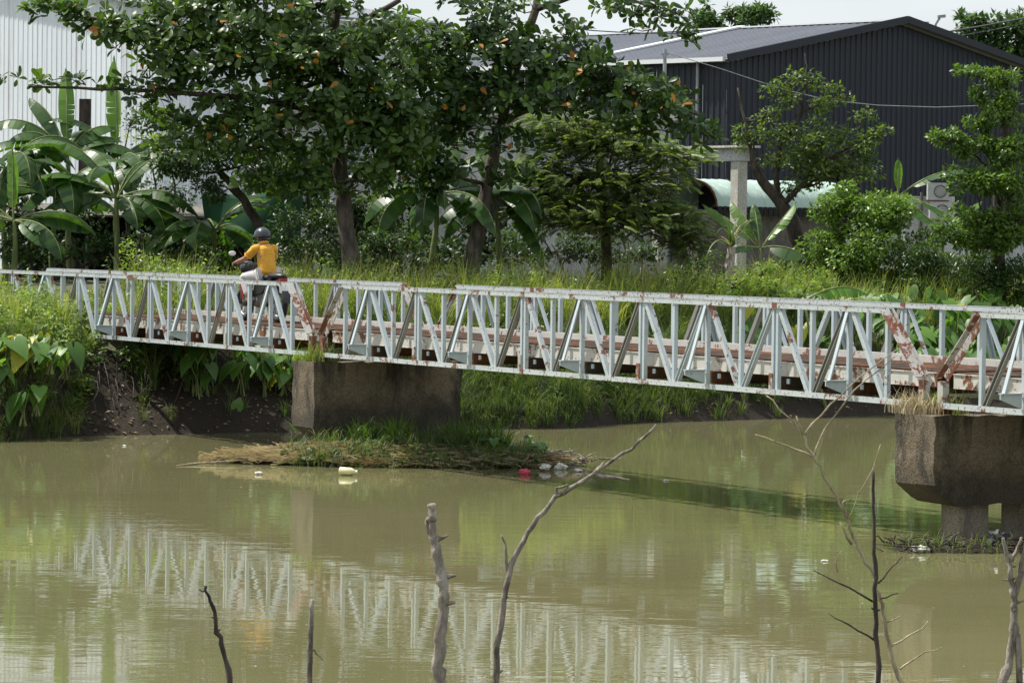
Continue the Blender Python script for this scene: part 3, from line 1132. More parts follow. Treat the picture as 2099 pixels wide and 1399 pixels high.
for q in (0.2, 2.6):
    fr = MB()
    wc_ = mid + hn * 0.03 + hax * q + BZ * 3.9
    for dx, dz, sx_, sz_ in ((-0.5, 0, 0.06, 1.06), (0.5, 0, 0.06, 1.06), (0, 0.5, 0.94, 0.06), (0, -0.5, 0.94, 0.06), (0, 0, 0.05, 0.94)):
        fr.box(wc_ + hax * dx + BZ * dz, sx_, 0.07, sz_, hax, hn, BZ)
    wo = fr.build('window', 'pale_concrete', hs_)
    MB().box(wc_ - hn * 0.015, 0.98, 0.05, 0.98, hax, hn, BZ).build('pane', 'dark_void', wo)

# unfinished white concrete frame
fd = 78.0
c1, c2 = P(1513, 480, fd), P(1352, 480, fd + 2.5)
fr_ = thing('concrete_frame', 'bare white concrete portal frame with a post and beam beside the curved shed', 'frame', (c1[0], c1[1], 2.3))
fax = unit((c2 - c1) * np.array([1, 1, 0]))
fnn = np.array([-fax[1], fax[0], 0])
zt_ = P(1513, 330, fd)[2]
for c_ in (c1, c2):
    MB().box((c_[0], c_[1], (zt_ + 2.2) / 2), 0.27, 0.27, zt_ - 2.2, fax, fnn, BZ).build('post', 'pale_concrete', fr_)
ln = np.linalg.norm((c2 - c1)[:2])
MB().box((c1 + c2) / 2 * np.array([1, 1, 0]) + BZ * (zt_ + 0.15), ln + 0.34, 0.34, 0.30, fax, fnn, BZ).build('beam', 'white_wall', fr_)
MB().box((c1 + c2) / 2 * np.array([1, 1, 0]) + BZ * (zt_ + 0.325), ln + 0.8, 0.6, 0.05, fax, fnn, BZ).build('coping', 'pale_concrete', fr_)
# blurred stencilled patch on the post
m, t, b = new_mat('stencil_patch')
sp = ramp(t, [(0.47, (0.06, 0.06, 0.06)), (0.53, (0.5, 0.5, 0.46))])
t.links.new(noise(t, 16, 2, 0.6), sp.inputs['Fac'])
t.links.new(sp.outputs['Color'], b.inputs['Base Color'])
fside = fnn if fnn[1] < 0 else -fnn
MB().box(np.array([c1[0], c1[1], P(1518, 361, fd)[2]]) + fside * 0.142 + np.array([0.05, 0, 0]), 0.17, 0.008, 0.40, fax, fnn, BZ).build('stencil_patch', 'stencil_patch', fr_)

# barrel roofed shed
sd0 = P(1445, 420, 80)
shed = thing('shed', 'small shed with a curved pale green corrugated roof', 'shed', (sd0[0], sd0[1], 2.3))
sax = unit(np.array([0.80, 0.60, 0]))            # along the vault
scr = np.array([sax[1], -sax[0], 0])             # across, towards the camera
rad, zc0 = 0.95, P(1500, 424, 80)[2]
rise = P(1420, 367, 80)[2] - zc0
cc = P(1418, 420, 80.3) * np.array([1, 1, 0])
nsh = 6
for k in range(nsh):
    mb = MB()
    vs = []
    prof = [(j / 6, 0.02 if j % 2 else 0) for j in range(7)]
    na = 12
    for q, dd in prof:
        for i in range(na + 1):
            th = math.pi * i / na
            vs.append(cc + sax * (k * 0.72 + 0.715 * q) + scr * (rad + dd) * math.cos(th) + BZ * (zc0 + (rise + dd) * math.sin(th)))
    w_ = na + 1
    fs = [(j * w_ + i, j * w_ + i + 1, (j + 1) * w_ + i + 1, (j + 1) * w_ + i) for j in range(6) for i in range(na)]
    mb.add(vs, fs)
    mb.build('roof_sheet', 'mint_sheet', shed, True)
MB().box(cc + sax * 2.2 + BZ * (zc0 + 2.1) / 2 - scr * 0.1, 4.1, 1.5, zc0 - 2.1 - 0.15, sax, scr, BZ).build('wall', 'dim_wall', shed)
mb = MB()
for j in range(28):
    mb.box(cc + sax * (j * 0.155 + 0.05) + scr * 0.97 + BZ * (zc0 - 0.10), 0.11, 0.02, 0.22, sax, scr, BZ)
mb.build('eave_fringe', 'dark_void', shed)
mb = MB()
for j in range(3):
    th0 = math.pi * j / 3
    mb.tube([cc + scr * rad * 0.97 * math.cos(th0 + math.pi / 3 * q / 4) + BZ * (zc0 + rise * 0.97 * math.sin(th0 + math.pi / 3 * q / 4)) for q in range(5)], 0.03, 6)
mb.build('end_arch', 'steel_dark', shed)
MB().box(cc + sax * 0.9 + BZ * (zc0 + 0.1), 0.05, 1.6, 1.1, sax, scr, BZ).build('dark_infill', 'dark_void', shed)  # near-black board that paints in the shade under the vault

# wall with the two air conditioners
aw = P(1915, 430, 86)
awall = thing('plaster_wall', 'pale plaster wall stub behind the bushes carrying air conditioners', 'wall', (aw[0], aw[1], 2.3))
MB().box((aw[0] - 0.1, aw[1] + 0.2, 3.3), 1.25, 0.2, 2.4).build('wall', 'white_wall', awall)
MB().tube([(aw[0] - 0.32, aw[1] + 0.05, 2.2), (aw[0] - 0.32, aw[1] + 0.05, 4.6)], 0.035, 8).build('drain_pipe', 'dim_wall', awall)
for k, (ax_, ay_, lab) in enumerate(((1922, 392, 'upper grey air conditioner on the plaster wall behind the bushes'), (1926, 432, 'lower grey air conditioner on the plaster wall behind the bushes'))):
    c_ = P(ax_, ay_, 85.6)
    a_ = thing('air_conditioner', lab, 'air conditioner', c_, 'air conditioners on the plaster wall')
    MB().box(c_, 0.52, 0.28, 0.42).build('casing', 'ac_white', a_)
    MB().torus(c_ + np.array([0.05, -0.146, 0]), 0.15, 0.014, (0, 1, 0), 20, 6).build('fan_ring', 'dim_wall', a_)
    g = MB()
    for q in range(5):
        g.box(c_ + np.array([0.05, -0.144, (q - 2) * 0.05]), 0.26, 0.006, 0.01)
    g.build('fan_grille', 'dim_wall', a_)
    MB().box(c_ + np.array([0.0, 0.05, -0.24]), 0.56, 0.36, 0.03).build('shelf_bracket', 'steel_dark', a_)

# dark post in front of the left warehouse
pp = P(171, 520, 78)
MB().prism([(-.13, -.12), (.13, -.12), (.12, .12), (-.12, .12)], (pp[0], pp[1], 2.1), (pp[0] + 0.02, pp[1], P(171, 203, 78)[2]), (1, 0, 0)).build('timber_post', 'dark_bark', None, loc=(pp[0], pp[1], 2.3))
tag(bpy.data.objects['timber_post'], 'weathered dark square post rising behind the banana plants at left', 'post')

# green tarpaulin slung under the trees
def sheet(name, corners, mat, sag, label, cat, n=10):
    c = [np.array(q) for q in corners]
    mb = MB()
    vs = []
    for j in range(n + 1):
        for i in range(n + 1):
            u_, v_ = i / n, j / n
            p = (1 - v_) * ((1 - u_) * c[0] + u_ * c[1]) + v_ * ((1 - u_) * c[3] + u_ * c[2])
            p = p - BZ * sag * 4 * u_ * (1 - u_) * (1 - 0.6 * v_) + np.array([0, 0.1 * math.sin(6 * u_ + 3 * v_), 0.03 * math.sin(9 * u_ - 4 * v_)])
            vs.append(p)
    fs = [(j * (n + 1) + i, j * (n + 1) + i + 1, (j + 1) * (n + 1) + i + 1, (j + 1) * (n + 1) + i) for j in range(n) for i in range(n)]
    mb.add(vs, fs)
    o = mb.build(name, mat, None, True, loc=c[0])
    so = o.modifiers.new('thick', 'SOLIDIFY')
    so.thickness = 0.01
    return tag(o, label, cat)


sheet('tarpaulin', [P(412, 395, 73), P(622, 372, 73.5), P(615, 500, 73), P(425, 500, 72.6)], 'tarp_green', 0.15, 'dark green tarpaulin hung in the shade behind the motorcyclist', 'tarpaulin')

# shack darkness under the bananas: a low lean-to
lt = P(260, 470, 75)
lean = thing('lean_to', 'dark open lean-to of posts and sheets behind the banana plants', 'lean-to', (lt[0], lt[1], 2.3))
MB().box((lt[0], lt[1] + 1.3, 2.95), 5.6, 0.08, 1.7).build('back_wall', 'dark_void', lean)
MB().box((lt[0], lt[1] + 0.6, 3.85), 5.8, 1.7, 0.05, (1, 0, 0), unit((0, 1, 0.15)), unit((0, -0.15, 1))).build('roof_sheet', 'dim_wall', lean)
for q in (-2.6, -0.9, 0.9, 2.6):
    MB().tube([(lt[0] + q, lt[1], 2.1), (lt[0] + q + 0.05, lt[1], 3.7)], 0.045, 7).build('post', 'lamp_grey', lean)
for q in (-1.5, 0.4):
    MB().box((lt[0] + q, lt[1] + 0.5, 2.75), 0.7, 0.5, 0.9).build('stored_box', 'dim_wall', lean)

# broken wall stub with reinforcing bars
bw = P(1295, 520, 74)
brk = thing('wall_stub', 'broken whitewashed wall stub with rusty rods under the feathery tree', 'wall', (bw[0], bw[1], 2.2))
for q, w_, hh_, mt in ((-0.22, 0.42, 1.0, 'white_wall'), (0.42, 0.5, 0.85, 'pale_concrete')):
    mb = MB()
    z1 = 2.1 + hh_
    mb.add([(bw[0] + q - w_ / 2, bw[1], 2.1), (bw[0] + q + w_ / 2, bw[1], 2.1), (bw[0] + q + w_ * 0.42, bw[1], z1 - 0.1), (bw[0] + q + 0.02, bw[1], z1), (bw[0] + q - w_ * 0.45, bw[1], z1 - 0.15)] +
           [(bw[0] + q - w_ / 2, bw[1] + 0.2, 2.1), (bw[0] + q + w_ / 2, bw[1] + 0.2, 2.1), (bw[0] + q + w_ * 0.42, bw[1] + 0.2, z1 - 0.14), (bw[0] + q + 0.02, bw[1] + 0.2, z1 - 0.03), (bw[0] + q - w_ * 0.45, bw[1] + 0.2, z1 - 0.2)],
           [(0, 1, 2, 3, 4), (9, 8, 7, 6, 5), (0, 5, 6, 1), (1, 6, 7, 2), (2, 7, 8, 3), (3, 8, 9, 4), (4, 9, 5, 0)])
    mb.build('wall_piece', mt, brk)
for q in (-0.3, -0.12, 0.2):
    MB().tube([(bw[0] + q, bw[1] - 0.06, 2.1), (bw[0] + q + 0.04, bw[1] - 0.06, 3.3)], 0.014, 5).build('reinforcing_rod', 'steel_dark', brk)

# street lamp and overhead wires far behind
lp0, lp1 = P(1915, 120, 150), P(1916, 68, 150)
lamp = thing('street_lamp', 'grey double-armed street lamp rising behind the warehouse roof', 'street lamp', (lp0[0], lp0[1], 2.3))
MB().tube([(lp0[0], lp0[1], 2.2), lp1], [0.14, 0.07], 8).build('pole', 'lamp_grey', lamp)
MB().tube([lp1, P(1918, 50, 150), P(1926, 37, 150)], 0.055, 6).build('arm', 'lamp_grey', lamp)
MB().tube([lp1, P(1910, 55, 150), P(1899, 48, 150)], 0.05, 6).build('arm', 'lamp_grey', lamp)
MB().box(P(1930, 34, 150), 0.34, 0.25, 0.12, unit((1, 0, 0.12)), (0, 1, 0), unit((-0.12, 0, 1))).build('lamp_head', 'lamp_grey', lamp)
MB().box(P(1897, 47, 150), 0.28, 0.2, 0.09).build('lamp_head', 'lamp_grey', lamp)


def wire(pa, pb, sag, r, label, mat='wire_black'):
    pa, pb = np.array(pa), np.array(pb)
    pts = [pa + (pb - pa) * i / 16 - BZ * sag * 4 * (i / 16) * (1 - i / 16) for i in range(17)]
    o = MB().tube(pts, r, 5).build('overhead_wire', mat, None, True, loc=pa)
    return tag(o, label, 'wire')


wire(P(700, 130, 125), P(2200, 18, 125), 0.9, 0.035, 'upper thick power wire crossing the sky above the warehouse ridge')
wire(P(700, 140, 127), P(2200, 28, 127), 1.0, 0.025, 'lower thin power wire crossing the sky above the warehouse ridge')
wire(P(1180, 60, 122), P(1500, 66, 122), 0.1, 0.022, 'short thin wire over the far roofs at centre')
ps = P(1363, 150, 100)
pole = thing('utility_pole', 'slim grey utility pole with a crosspiece before the navy wall', 'pole', (ps[0], ps[1], 2.3))
ptop = P(1363, 101, 100)
MB().tube([(ps[0], ps[1], 2.2), ptop], 0.055, 8).build('pole', 'lamp_grey', pole)
MB().box(ptop - BZ * 0.15, 0.22, 0.06, 0.06).build('crosspiece', 'lamp_grey', pole)
pts = [P(1363, 107, 100), P(1480, 142, 101), P(1600, 182, 102), P(1700, 206, 103), P(1800, 216, 104), P(1920, 220, 105), P(2110, 213, 106)]
tag(MB().tube(pts, 0.012, 5).build('overhead_wire', 'lamp_grey', None, True, loc=pts[0]), 'pale cable sagging across the front of the navy warehouse', 'wire')


# ------------------------------------------------------------------ motorbike and rider
RS = -4.10
rb = BP(RS, WID / 2 + 0.08, 0.408)
FWD = math.atan2(BU[0], -BU[1])            # rotation that turns +Y to -BU


def local_thing(name, label, cat, loc, rz):
    o = thing(name, label, cat, loc)
    o.rotation_euler = (0, 0, rz)
    return o


bike_rz = math.atan2(-(-BU[0]), -BU[1])
bike = local_thing('motorbike', 'black and red motorbike ridden away along the left bridge span', 'motorbike', rb, bike_rz)
for y, nm in ((-0.62, 'rear'), (0.62, 'front')):
    w_ = MB().torus((0, y, 0.285), 0.235, 0.05, (1, 0, 0), 26, 8).build('wheel', 'black_rubber', bike, True, local=True)
    sp_ = MB().torus((0, y, 0.285), 0.19, 0.014, (1, 0, 0), 24, 6)
    sp_.tube([(-0.07, y, 0.285), (0.07, y, 0.285)], 0.045, 10)
    for k in range(10):
        a = 2 * math.pi * k / 10
        sp_.tube([(0, y, 0.285), (0, y + 0.19 * math.cos(a), 0.285 + 0.19 * math.sin(a))], 0.005, 4)
    sp_.build('rim', 'grey_metal', w_, False, local=True)
mb = MB()
mb.tube([(0, -0.45, 0.55), (0, -0.1, 0.5), (0, 0.25, 0.55), (0, 0.48, 0.88)], [0.05, 0.07, 0.06, 0.05], 8)
mb.build('frame', 'black_plastic', bike, True, local=True)
mb = MB().sphere((0, 0.08, 0.36), 0.13, 0.22, 0.13, 12, 8)
mb.box((0, -0.06, 0.40), 0.20, 0.2, 0.16)
mb.build('engine', 'grey_metal', bike, False, local=True)
mb = MB()
for sx_ in (-1, 1):
    mb.add([(sx_ * 0.10, 0.50, 0.80), (sx_ * 0.24, 0.36, 0.66), (sx_ * 0.23, 0.26, 0.36), (sx_ * 0.12, 0.44, 0.34),
            (sx_ * 0.09, 0.48, 0.80), (sx_ * 0.22, 0.33, 0.66), (sx_ * 0.21, 0.23, 0.36), (sx_ * 0.10, 0.42, 0.34)],
           [(0, 1, 2, 3), (7, 6, 5, 4), (0, 4, 5, 1), (1, 5, 6, 2), (2, 6, 7, 3), (3, 7, 4, 0)])
mb.build('leg_shield', 'red_paint', bike, False, local=True)
mb = MB()
for sx_ in (-1, 1):
    mb.add([(sx_ * 0.13, 0.22, 0.70), (sx_ * 0.16, -0.30, 0.66), (sx_ * 0.15, -0.66, 0.74), (sx_ * 0.15, -0.30, 0.48), (sx_ * 0.14, 0.18, 0.42),
            (sx_ * 0.08, 0.22, 0.70), (sx_ * 0.10, -0.30, 0.66), (sx_ * 0.08, -0.66, 0.74), (sx_ * 0.10, -0.30, 0.48), (sx_ * 0.09, 0.18, 0.42)],
           [(0, 1, 2, 3, 4), (9, 8, 7, 6, 5), (0, 5, 6, 1), (1, 6, 7, 2), (2, 7, 8, 3), (3, 8, 9, 4), (4, 9, 5, 0)])
mb.build('side_panel', 'black_plastic', bike, False, local=True)
mb = MB()
for sx_ in (-1, 1):
    for q in range(3):
        mb.box((sx_ * 0.163, 0.10 - q * 0.07, 0.62), 0.012, 0.02, 0.2, (1, 0, 0), unit((0, 1, 0.35)), unit((0, -0.35, 1)))
mb.build('stripe', 'white_paint', bike, False, local=True)
mb = MB().sphere((0, -0.22, 0.735), 0.13, 0.36, 0.06, 14, 8)
mb.sphere((0, -0.56, 0.765), 0.12, 0.30, 0.06, 12, 6)
mb.build('seat', 'black_plastic', bike, True, local=True)
mb = MB().sphere((0, 0.52, 0.88), 0.13, 0.15, 0.12, 14, 9)
mb.build('headlight_cowl', 'black_plastic', bike, True, local=True)
mb = MB().tube([(-0.33, 0.38, 0.93), (-0.15, 0.44, 0.96), (0.15, 0.44, 0.96), (0.33, 0.38, 0.93)], 0.014, 6)
hb = mb.build('handlebar', 'black_plastic', bike, True, local=True)
for sx_ in (-1, 1):
    MB().tube([(sx_ * 0.23, 0.40, 0.935), (sx_ * 0.34, 0.375, 0.93)], 0.02, 8).build('grip', 'black_rubber', hb, True, local=True)
    mi = MB().sphere((sx_ * 0.33, 0.44, 1.12), 0.068, 0.02, 0.042, 14, 8)
    mo = mi.build('mirror', 'mirror_back', bike, True, local=True)
    MB().tube([(sx_ * 0.22, 0.42, 0.95), (sx_ * 0.30, 0.44, 1.09)], 0.007, 5).build('mirror_stem', 'black_plastic', mo, True, local=True)
    MB().tube([(sx_ * 0.09, 0.50, 0.80), (sx_ * 0.08, 0.62, 0.285)], 0.022, 7).build('fork', 'grey_metal', bike, True, local=True)
    MB().tube([(sx_ * 0.11, -0.46, 0.68), (sx_ * 0.10, -0.60, 0.32)], 0.025, 8).build('shock_absorber', 'grey_metal', bike, True, local=True)
MB().tube([(0.14, 0.1, 0.26), (0.17, -0.25, 0.26), (0.18, -0.55, 0.36), (0.18, -0.82, 0.45)], [0.02, 0.03, 0.05, 0.05], 10).build('exhaust', 'grey_metal', bike, True, local=True)
mb = MB()
for k in range(9):
    a = math.radians(15 + 14 * k)
    mb.box((0, -0.62 - 0.33 * math.cos(a), 0.285 + 0.33 * math.sin(a)), 0.11, 0.012, 0.09, (1, 0, 0), (0, -math.cos(a), math.sin(a)), (0, math.sin(a), math.cos(a)))
mb.build('mudguard', 'black_plastic', bike, False, local=True)
MB().box((0, -0.78, 0.70), 0.14, 0.04, 0.07).build('tail_light', 'red_paint', bike, False, local=True)
MB().box((0, -0.84, 0.56), 0.19, 0.008, 0.14, (1, 0, 0), unit((0, 1, -0.3)), unit((0, 0.3, 1))).build('number_plate', 'white_paint', bike, False, local=True)
mb = MB()
for sx_ in (-1, 1):
    mb.tube([(sx_ * 0.08, 0.1, 0.29), (sx_ * 0.25, 0.1, 0.29)], 0.016, 6)
mb.build('foot_peg', 'black_rubber', bike, True, local=True)


def skin_mesh(name, verts, edges, radii, root, mat, parent=None, sub=2, loc=None, rz=0.0):
    me = bpy.data.meshes.new(name)
    me.from_pydata([tuple(v) for v in verts], edges, [])
    o = bpy.data.objects.new(name, me)
    COL.objects.link(o)
    sk = o.modifiers.new('skin', 'SKIN')
    sk.use_smooth_shade = True
    sk.branch_smoothing = 0.4
    for i, r in enumerate(radii):
        me.skin_vertices[0].data[i].radius = r if hasattr(r, '__len__') else (r, r)
        me.skin_vertices[0].data[i].use_root = (i == root)
    ss = o.modifiers.new('sub', 'SUBSURF')
    ss.levels = ss.render_levels = sub
    dg = bpy.context.evaluated_depsgraph_get()
    dg.update()
    em = bpy.data.meshes.new_from_object(o.evaluated_get(dg))
    o.modifiers.clear()
    o.data = em
    em.materials.clear()
    em.materials.append(MATS[mat])
    em.polygons.foreach_set('use_smooth', np.ones(len(em.polygons), dtype=bool))
    if parent is not None:
        o.parent = parent
    if loc is not None:
        o.location = tuple(loc)
        o.rotation_euler = (0, 0, rz)
    return o


V, Ed, Rd = [], [], []


def jv(p, r, frm=None):
    V.append(p)
    Rd.append(r)
    if frm is not None:
        Ed.append((frm, len(V) - 1))
    return len(V) - 1


pel = jv((0, -0.20, 0.80), 0.13)
wst = jv((0, -0.18, 0.98), 0.125, pel)
cst = jv((0, -0.12, 1.16), 0.14, wst)
nck = jv((0, -0.05, 1.29), 0.062, cst)
hd0 = jv((0, -0.01, 1.36), 0.078, nck)
hd1 = jv((0, 0.0, 1.45), 0.09, hd0)
for sx_ in (-1, 1):
    sh = jv((sx_ * 0.165, -0.09, 1.235), 0.058, cst)
    el = jv((sx_ * 0.258, 0.10, 1.04), 0.043, sh)
    wr = jv((sx_ * 0.305, 0.315, 0.985), 0.03, el)
    pm = jv((sx_ * 0.30, 0.375, 0.972), 0.034, wr)
    for k in range(4):
        f1 = jv((sx_ * (0.265 + k * 0.022), 0.425, 0.972 - 0.003 * k), 0.0095, pm)
        f2 = jv((sx_ * (0.265 + k * 0.022), 0.425 - 0.012 * k * 0.4, 0.925), 0.0085, f1)
        jv((sx_ * (0.265 + k * 0.022), 0.388, 0.905), 0.008, f2)
    th1 = jv((sx_ * 0.262, 0.37, 0.945), 0.011, pm)
    jv((sx_ * 0.255, 0.402, 0.915), 0.009, th1)
    hp = jv((sx_ * 0.10, -0.17, 0.775), 0.095, pel)
    kn = jv((sx_ * 0.215, 0.26, 0.735), 0.062, hp)
    an = jv((sx_ * 0.205, 0.06, 0.37), 0.04, kn)
    he = jv((sx_ * 0.205, 0.03, 0.325), 0.04, an)
    jv((sx_ * 0.215, 0.20, 0.315), 0.034, he)
person = skin_mesh('person', V, Ed, Rd, pel, 'skin', None, 2, rb, bike_rz)
tag(person, 'motorcyclist in a yellow polo shirt, pale trousers and dark helmet, seen from behind', 'person')
# face, ears (turned away from the camera)
mb = MB().sphere((0, 0.085, 1.38), 0.017, 0.022, 0.026, 8, 6)
for sx_ in (-1, 1):
    mb.sphere((sx_ * 0.086, -0.005, 1.385), 0.012, 0.024, 0.032, 8, 6)
    mb.sphere((sx_ * 0.033, 0.075, 1.405), 0.013, 0.01, 0.009, 8, 6)
mb.sphere((0, 0.078, 1.34), 0.026, 0.01, 0.008, 8, 6)
mb.build('face_and_ears', 'skin', person, True, local=True)
MB().sphere((0, -0.035, 1.375), 0.09, 0.07, 0.075, 12, 8).build('hair', 'black_plastic', person, True, local=True)
# polo shirt
V, Ed, Rd = [], [], []
a0 = jv((0, -0.21, 0.735), (0.175, 0.14))
a1 = jv((0, -0.20, 0.86), (0.165, 0.135), a0)
a2 = jv((0, -0.17, 1.03), (0.168, 0.13), a1)
a3 = jv((0, -0.12, 1.18), (0.175, 0.125), a2)
a4 = jv((0, -0.075, 1.275), (0.085, 0.08), a3)
skin_mesh('shirt', V, Ed, Rd, a2, 'yellow_shirt', person, 2)
for sx_ in (-1, 1):
    mb = MB().sphere((sx_ * 0.15, -0.095, 1.205), 0.08, 0.08, 0.075, 14, 9)
    mb.tube([(sx_ * 0.13, -0.11, 1.21), (sx_ * 0.172, -0.07, 1.19), (sx_ * 0.205, -0.015, 1.135), (sx_ * 0.235, 0.04, 1.085)], [0.076, 0.078, 0.07, 0.066], 14)
    mb.build('sleeve', 'yellow_shirt', person, True, local=True)
mb = MB().torus((0, -0.055, 1.302), 0.068, 0.02, unit((0, 0.25, 1)), 18, 6)
mb.build('collar', 'yellow_shirt', person, True, local=True)
mb = MB()
for sx_ in (-1, 1):
    mb.torus((sx_ * 0.236, 0.04, 1.084), 0.062, 0.013, unit((sx_ * 0.3, 0.6, -0.65)), 16, 6)
mb.build('cuff', 'yellow_shirt', person, True, local=True)
V, Ed, Rd = [], [], []
p0 = jv((0, -0.20, 0.80), (0.16, 0.13))
for sx_ in (-1, 1):
    h1 = jv((sx_ * 0.11, -0.14, 0.775), 0.115, p0)
    k1 = jv((sx_ * 0.215, 0.255, 0.735), 0.085, h1)
    jv((sx_ * 0.21, 0.16, 0.57), 0.075, k1)
    jv((sx_ * 0.205, 0.08, 0.42), 0.068, len(V) - 1)
skin_mesh('trousers', V, Ed, Rd, p0, 'pale_trousers', person, 2)
for sx_ in (-1, 1):
    V, Ed, Rd = [], [], []
    q0 = jv((sx_ * 0.205, 0.01, 0.345), 0.05)
    q1 = jv((sx_ * 0.21, 0.10, 0.325), 0.045, q0)
    jv((sx_ * 0.217, 0.21, 0.318), 0.038, q1)
    skin_mesh('shoe', V, Ed, Rd, q0, 'black_rubber', person, 1)
mb = MB().sphere((0, -0.005, 1.425), 0.137, 0.155, 0.135, 18, 10, 0, 0.56)
hel = mb.build('helmet', 'helmet_grey', person, True, local=True)
so = hel.modifiers.new('thick', 'SOLIDIFY')
so.thickness = 0.02
mb = MB().torus((0, -0.005, 1.40), 0.14, 0.013, (0, 0.05, 1), 24, 6)
mb.build('helmet_rim', 'black_rubber', hel, True, local=True)
MB().box((0, 0.17, 1.42), 0.18, 0.09, 0.012, (1, 0, 0), unit((0, 1, -0.2)), unit((0, 0.2, 1))).build('helmet_peak', 'helmet_grey', hel, False, local=True)


# ------------------------------------------------------------------ trees and plants
def curve_pts(a, b, n, wobble, sag=0.0):
    a, b = np.array(a, float), np.array(b, float)
    L = np.linalg.norm(b - a)
    pts = []
    o1, o2 = rng.normal(size=3) * wobble * L, rng.normal(size=3) * wobble * L
    for i in range(n + 1):
        q = i / n
        pts.append(a + (b - a) * q + o1 * math.sin(math.pi * q) + o2 * math.sin(2 * math.pi * q) * 0.5 + BZ * sag * L * math.sin(math.pi * q))
    return pts


def ellipsoid(n, c, r, shell=0.45):
    """points filling an ellipsoid, thicker towards its skin"""
    d = rand_dirs(n)
    q = shell + (1 - shell) * rng.random(n) ** 0.6
    return np.asarray(c) + d * q[:, None] * np.asarray(r), d


def almond_tree(label, trunk, limbs, pads, n_orange, dens, seed):
    """Terminalia: tiered limbs whose twigs end in rosettes of large leaves"""
    global rng
    rng = np.random.default_rng(seed)
    tp = [P(x, y, d) for x, y, d, w in trunk]
    tp[0][2] = ground_z(tp[0][0], tp[0][1]) - 0.1
    par = thing('almond_tree', label, 'tree', (tp[0][0], tp[0][1], tp[0][2] + 0.1))
    fine_pts, fine_r = [], []
    for i in range(len(tp) - 1):
        for q in range(4):
            f = q / 4
            fine_pts.append(tp[i] * (1 - f) + tp[i + 1] * f + rng.normal(size=3) * 0.012)
            fine_r.append((trunk[i][3] * (1 - f) + trunk[i + 1][3] * f) * 0.42 / pxm(trunk[i][2]) * (1 + 0.05 * rng.normal()))
    fine_pts.append(tp[-1])
    fine_r.append(trunk[-1][3] / 2 / pxm(trunk[-1][2]))
    MB().tube(fine_pts, fine_r, 12).build('trunk', 'bark', par, True)
    for pts, w0, w1 in limbs:
        wp = [P(*q) for q in pts]
        ff, rr = [], []
        for i in range(len(wp) - 1):
            for q in range(3):
                f = q / 3
                ff.append(wp[i] * (1 - f) + wp[i + 1] * f + rng.normal(size=3) * 0.015)
        ff.append(wp[-1])
        k = len(ff)
        MB().tube(ff, [(w0 + (w1 - w0) * i / (k - 1)) / 2 / pxm(pts[0][2]) for i in range(k)], 8).build('branch', 'dark_bark', par, True)
    tw = MB()
    pos, Rs, sc_, tn = [], [], [], []
    trunk_arr = np.array(fine_pts)
    for (px, py, rx, ry, d, rd, dn) in pads:
        c = P(px, py, d)
        k = pxm(d)
        r = np.array([rx * 1.04 / k, rd, ry * 0.78 / k])
        area = math.pi * r[0] * r[2] * (0.6 + 0.4 * rd)
        n = max(3, int(area * dens * dn))
        cen, dirs = ellipsoid(n, c, r, 0.25)
        anchor = trunk_arr[np.argmin(np.linalg.norm(trunk_arr - (c + BZ * 0.4), axis=1))]
        if rx > 90:
            tw.tube(curve_pts(anchor, c, 6, 0.05, -0.03), list(np.linspace(0.06, 0.025, 7)), 6)
        for i in range(n):
            if rng.random() < 0.45:
                st = c + (cen[i] - c) * rng.uniform(0.1, 0.5) + np.array([0, 0, -0.05])
                tw.tube([st, (st + cen[i]) / 2 + rng.normal(size=3) * 0.03 - BZ * 0.03, cen[i]], [0.014, 0.010, 0.006], 4, False)
        ax = unit(dirs * np.array([0.8, 0.8, 0.25]) + np.array([0, -0.12, 0.75]) + rng.normal(size=(n, 3)) * 0.28)
        for i in range(n):
            m_ = rng.integers(6, 10)
            fa = frames(ax[i][None], rand_dirs(1))[0]
            ph0 = rng.random() * 6.28
            base_t = np.clip(rng.normal(0.42, 0.2), 0, 1)
            for j in range(m_):
                ph = ph0 + 2.4 * j
                el = math.radians(rng.uniform(0, 40) if j > 2 else rng.uniform(40, 75))
                dl = fa @ np.array([math.cos(ph) * math.cos(el), math.sin(el), math.sin(ph) * math.cos(el)])
                dl = unit(dl + np.array([0, 0, -0.22 * rng.random()]))
                pos.append(cen[i] + dl * 0.02)
                Rs.append(frames(dl[None], (ax[i] + rng.normal(size=3) * 0.25)[None])[0])
                sc_.append(rng.uniform(0.11, 0.255))
                tn.append(np.clip(base_t + rng.normal() * 0.16, 0, 1))
    tw.build('twigs', 'dark_bark', par, True)['kind'] = 'stuff'
    pos, Rs, sc_, tn = np.array(pos), np.array(Rs), np.array(sc_), np.array(tn)
    # the leaves that show largest (nearest the viewer) are leaves of their own
    order = np.argsort(pos[:, 1] + rng.random(len(pos)) * 0.8)
    front = order[:300]
    oranges = set(rng.choice(order[:1400], n_orange, replace=False).tolist())
    single = np.zeros(len(pos), bool)
    for i in list(front[:300 - n_orange]) + list(oranges):
        if single[i]:
            continue
        single[i] = True
        me = ME_ORANGE if i in oranges else ME_ALMOND[int(np.clip(tn[i] * 3, 0, 2.99))]
        place_leaf('leaf', me, par, pos[i] - (np.array([0, 0.25, 0]) if i in oranges else 0), Rs[i], sc_[i])
    fo = Foliage()
    rest = ~single
    pick = rng.integers(0, 3, len(pos))
    for q, tm_ in enumerate((ALMOND, ALMOND_NARROW, ALMOND_CURLED)):
        sel = rest & (pick == q)
        fo.scatter(*tm_, pos[sel], Rs[sel], sc_[sel] * (1.0, 0.92, 1.05)[q], tn[sel])
    fo.build('crown', 'almond_leaf', par)
    return par


